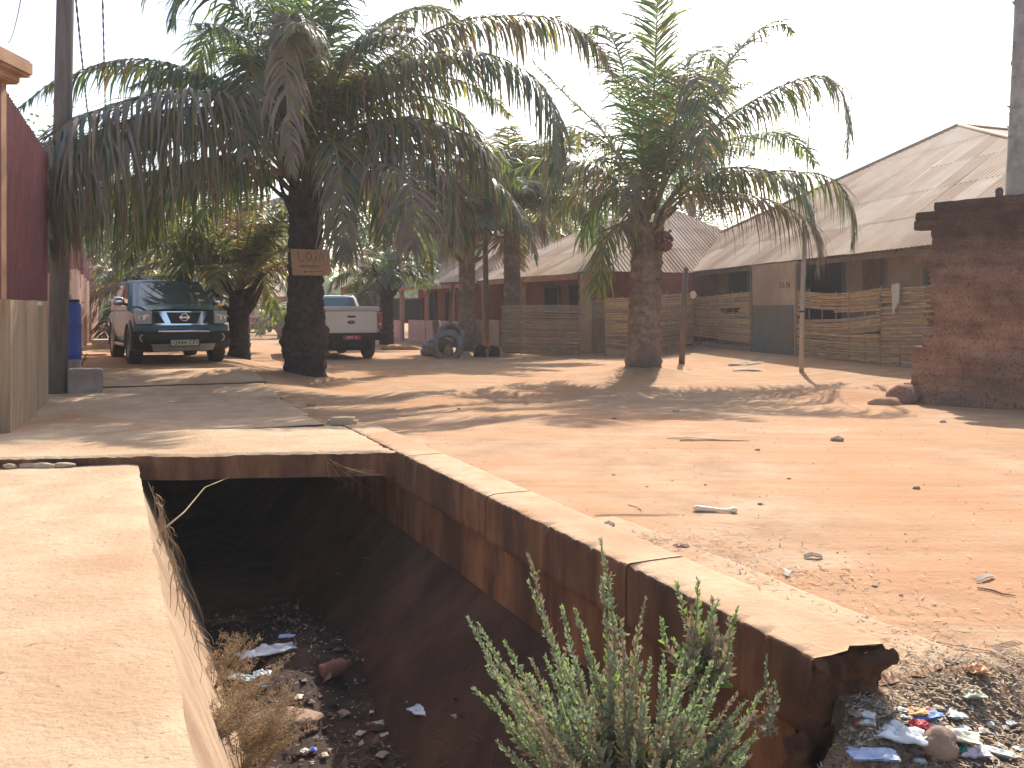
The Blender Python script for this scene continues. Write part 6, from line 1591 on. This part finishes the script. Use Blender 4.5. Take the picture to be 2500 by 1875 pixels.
tips = [W(*t) for t in ((1652, 1424, 3.3), (1704, 1415, 3.3), (1740, 1460, 3.35), (1755, 1465, 3.3), (1615, 1512, 3.2), (1800, 1485, 3.3), (1780, 1510, 3.2), (1790, 1600, 3.2), (1640, 1560, 3.2), (1690, 1480, 3.25))]
shrub('smaller fresh green weed against the kerb above the main shrub', b2_, tips, r4, 14, (.12, .08), leaf=.03, wts=(.4, .55, .05), zmin=.1, zmax=.3)
b3_ = W(1880, 1800, 3.2)
shrub('thin green sprig in front of the broken kerb end', b3_, [W(1872, 1600, 3.25), W(1890, 1660, 3.2)], r4, 3, (.05, .04), leaf=.018, zmin=.05, zmax=.12)
# dry seed heads on the left ditch wall
def dry(label, base, h, n, r_, drift=(0, 0), group=None):
    rt = thing('dry_weed', label, 'dry plant', base, group=group); sb, hb = MB(), MB(); base = Vector(base)
    for k in range(n):
        a = r_.uniform(0, 6.28); tip = base+Vector((math.cos(a)*h*.55*r_.random()+drift[0]*h, math.sin(a)*h*.45*r_.random()+drift[1]*h, h*r_.uniform(.35, 1)))
        P = [base, base.lerp(tip, .5)+Vector((r_.uniform(-.02, .02), r_.uniform(-.02, .02), .03)), tip]
        sb.tube([crom(P, i/6) for i in range(7)], [.0035, .003, .003, .0025, .002, .0015, .001], 4)
        for i in range(26):
            t = r_.uniform(.4, 1); c = crom(P, t); d = Vector((r_.uniform(-1, 1), r_.uniform(-1, 1), r_.uniform(-.2, 1))).normalized(); e = c+d*h*.14*r_.uniform(.4, 1)
            sb.tube([c, e], [.0013, .0008], 3, cap=False)
            for j in range(5):
                q = c.lerp(e, r_.uniform(.4, 1))+Vector((r_.gauss(0, .006), r_.gauss(0, .006), r_.gauss(0, .006))); s_ = r_.uniform(.003, .007); dd = Vector((r_.uniform(-1, 1), r_.uniform(-1, 1), r_.uniform(-1, 1))).normalized(); ee = dd.orthogonal().normalized()
                hb.face([q, q+dd*s_+ee*s_*.5, q+dd*s_*2, q+dd*s_-ee*s_*.5])
    sb.build('stem', M['twig'], rt); hb.build('seed_heads', M['twig'], rt)
r5 = random.Random(9)
for k, (px, py, Y, h, n, lab) in enumerate(((520, 1690, 5.6, .38, 14, 'uppermost tuft of dry straw coloured weed on the left ditch wall'), (560, 1790, 5.0, .42, 26, 'dense straw coloured dry weed on the left ditch wall above the bottom border'), (590, 1890, 4.6, .42, 30, 'bushy dry weed on the left ditch wall at the bottom border'), (510, 1850, 4.4, .34, 22, 'pale dry weed clinging high on the left ditch wall by the border'), (640, 1880, 4.9, .34, 24, 'dry seed covered weed reaching over the dark ditch floor'))):
    kx = (px-1250)/F; u_, v_ = toUV(kx*Y, Y); dry(lab, W(px, py, Y), h, n, r5, (.35, .1))
# hanging dry roots along the upper left wall
rb = MB()
for k in range(70):
    v = r5.uniform(4.5, 8.0); u = .30; z = r5.uniform(-.25, .06); p = UV(u-(z-.08)*.38, v, z); l = r5.uniform(.08, .3)
    pts = [p]
    for i in range(4): pts.append(pts[-1]+Vector((r5.uniform(-.02, .04), r5.uniform(-.03, .03), -l/4)))
    rb.tube(pts, [.003, .003, .002, .0015, .001], 3, cap=False)
tag(rb.build('dry_roots', M['twig'], None, UV(.3, 6, -.1)), 'thin dry roots hanging down the shaded left ditch wall', 'roots', kind='stuff')
b = MB(); b.tube([W(560, 1165, 7.6), W(500, 1190, 7.3), W(450, 1250, 6.8), W(395, 1296, 6.3)], [.004, .005, .006, .010], 5); tag(b.build('dry_root', M['twig'], None, W(500, 1200, 7)), 'single pale root hanging across the dark ditch opening', 'root')
b = MB()
for k in range(7):
    p = W(805+r5.uniform(-10, 10), 1125+r5.uniform(-6, 6), 7.72); q = W(r5.uniform(800, 960), r5.uniform(1130, 1200), 7.6); b.tube([p, p.lerp(q, .5)-Vector((0, 0, .02)), q], .0009, 3, cap=False)
tag(b.build('cobweb', M['twig'], None, W(840, 1150, 7.7)), 'dusty cobweb threads under the right end of the slab', 'cobweb')
# dry grass blades on the ditch floor near the bottom border
gb = MB()
for k in range(120):
    px, py = r5.uniform(820, 1260), r5.uniform(1800, 1900); p = din(px, min(py, 1895)); a = r5.uniform(0, 6.28); l = r5.uniform(.06, .22)
    d = Vector((math.cos(a), math.sin(a), r5.uniform(.05, .5))).normalized(); n = d.cross(Vector((0, 0, 1))).normalized()*.002
    gb.face([p-n, p+n, p+d*l+Vector((0, 0, -.02))])
tag(gb.build('dry_grass', M['stem'], None, Vector((0, 0, 0))), 'sparse dry grass blades on the ditch floor at the bottom border', 'grass', kind='stuff')
# hide the helper flag
for o_ in bpy.data.objects:
    if '_local' in o_: del o_['_local']

# ------------------------------------------------------------------ dusty air
hz_ = MB(); hz_.box(-260, 260, -30, 250, -9, 14)
hm = bpy.data.materials.new('haze'); hm.use_nodes = True; hn_ = hm.node_tree; hn_.nodes.clear()
pv_ = hn_.nodes.new('ShaderNodeVolumePrincipled'); pv_.inputs['Color'].default_value = (.93, .91, .90, 1); pv_.inputs['Density'].default_value = .0015; pv_.inputs['Anisotropy'].default_value = .35
ho = hn_.nodes.new('ShaderNodeOutputMaterial'); hn_.links.new(pv_.outputs[0], ho.inputs['Volume'])
tag(hz_.build('haze', hm, None, Vector((0, 0, 0))), 'pale dusty haze filling the air over the street', 'haze', kind='stuff')
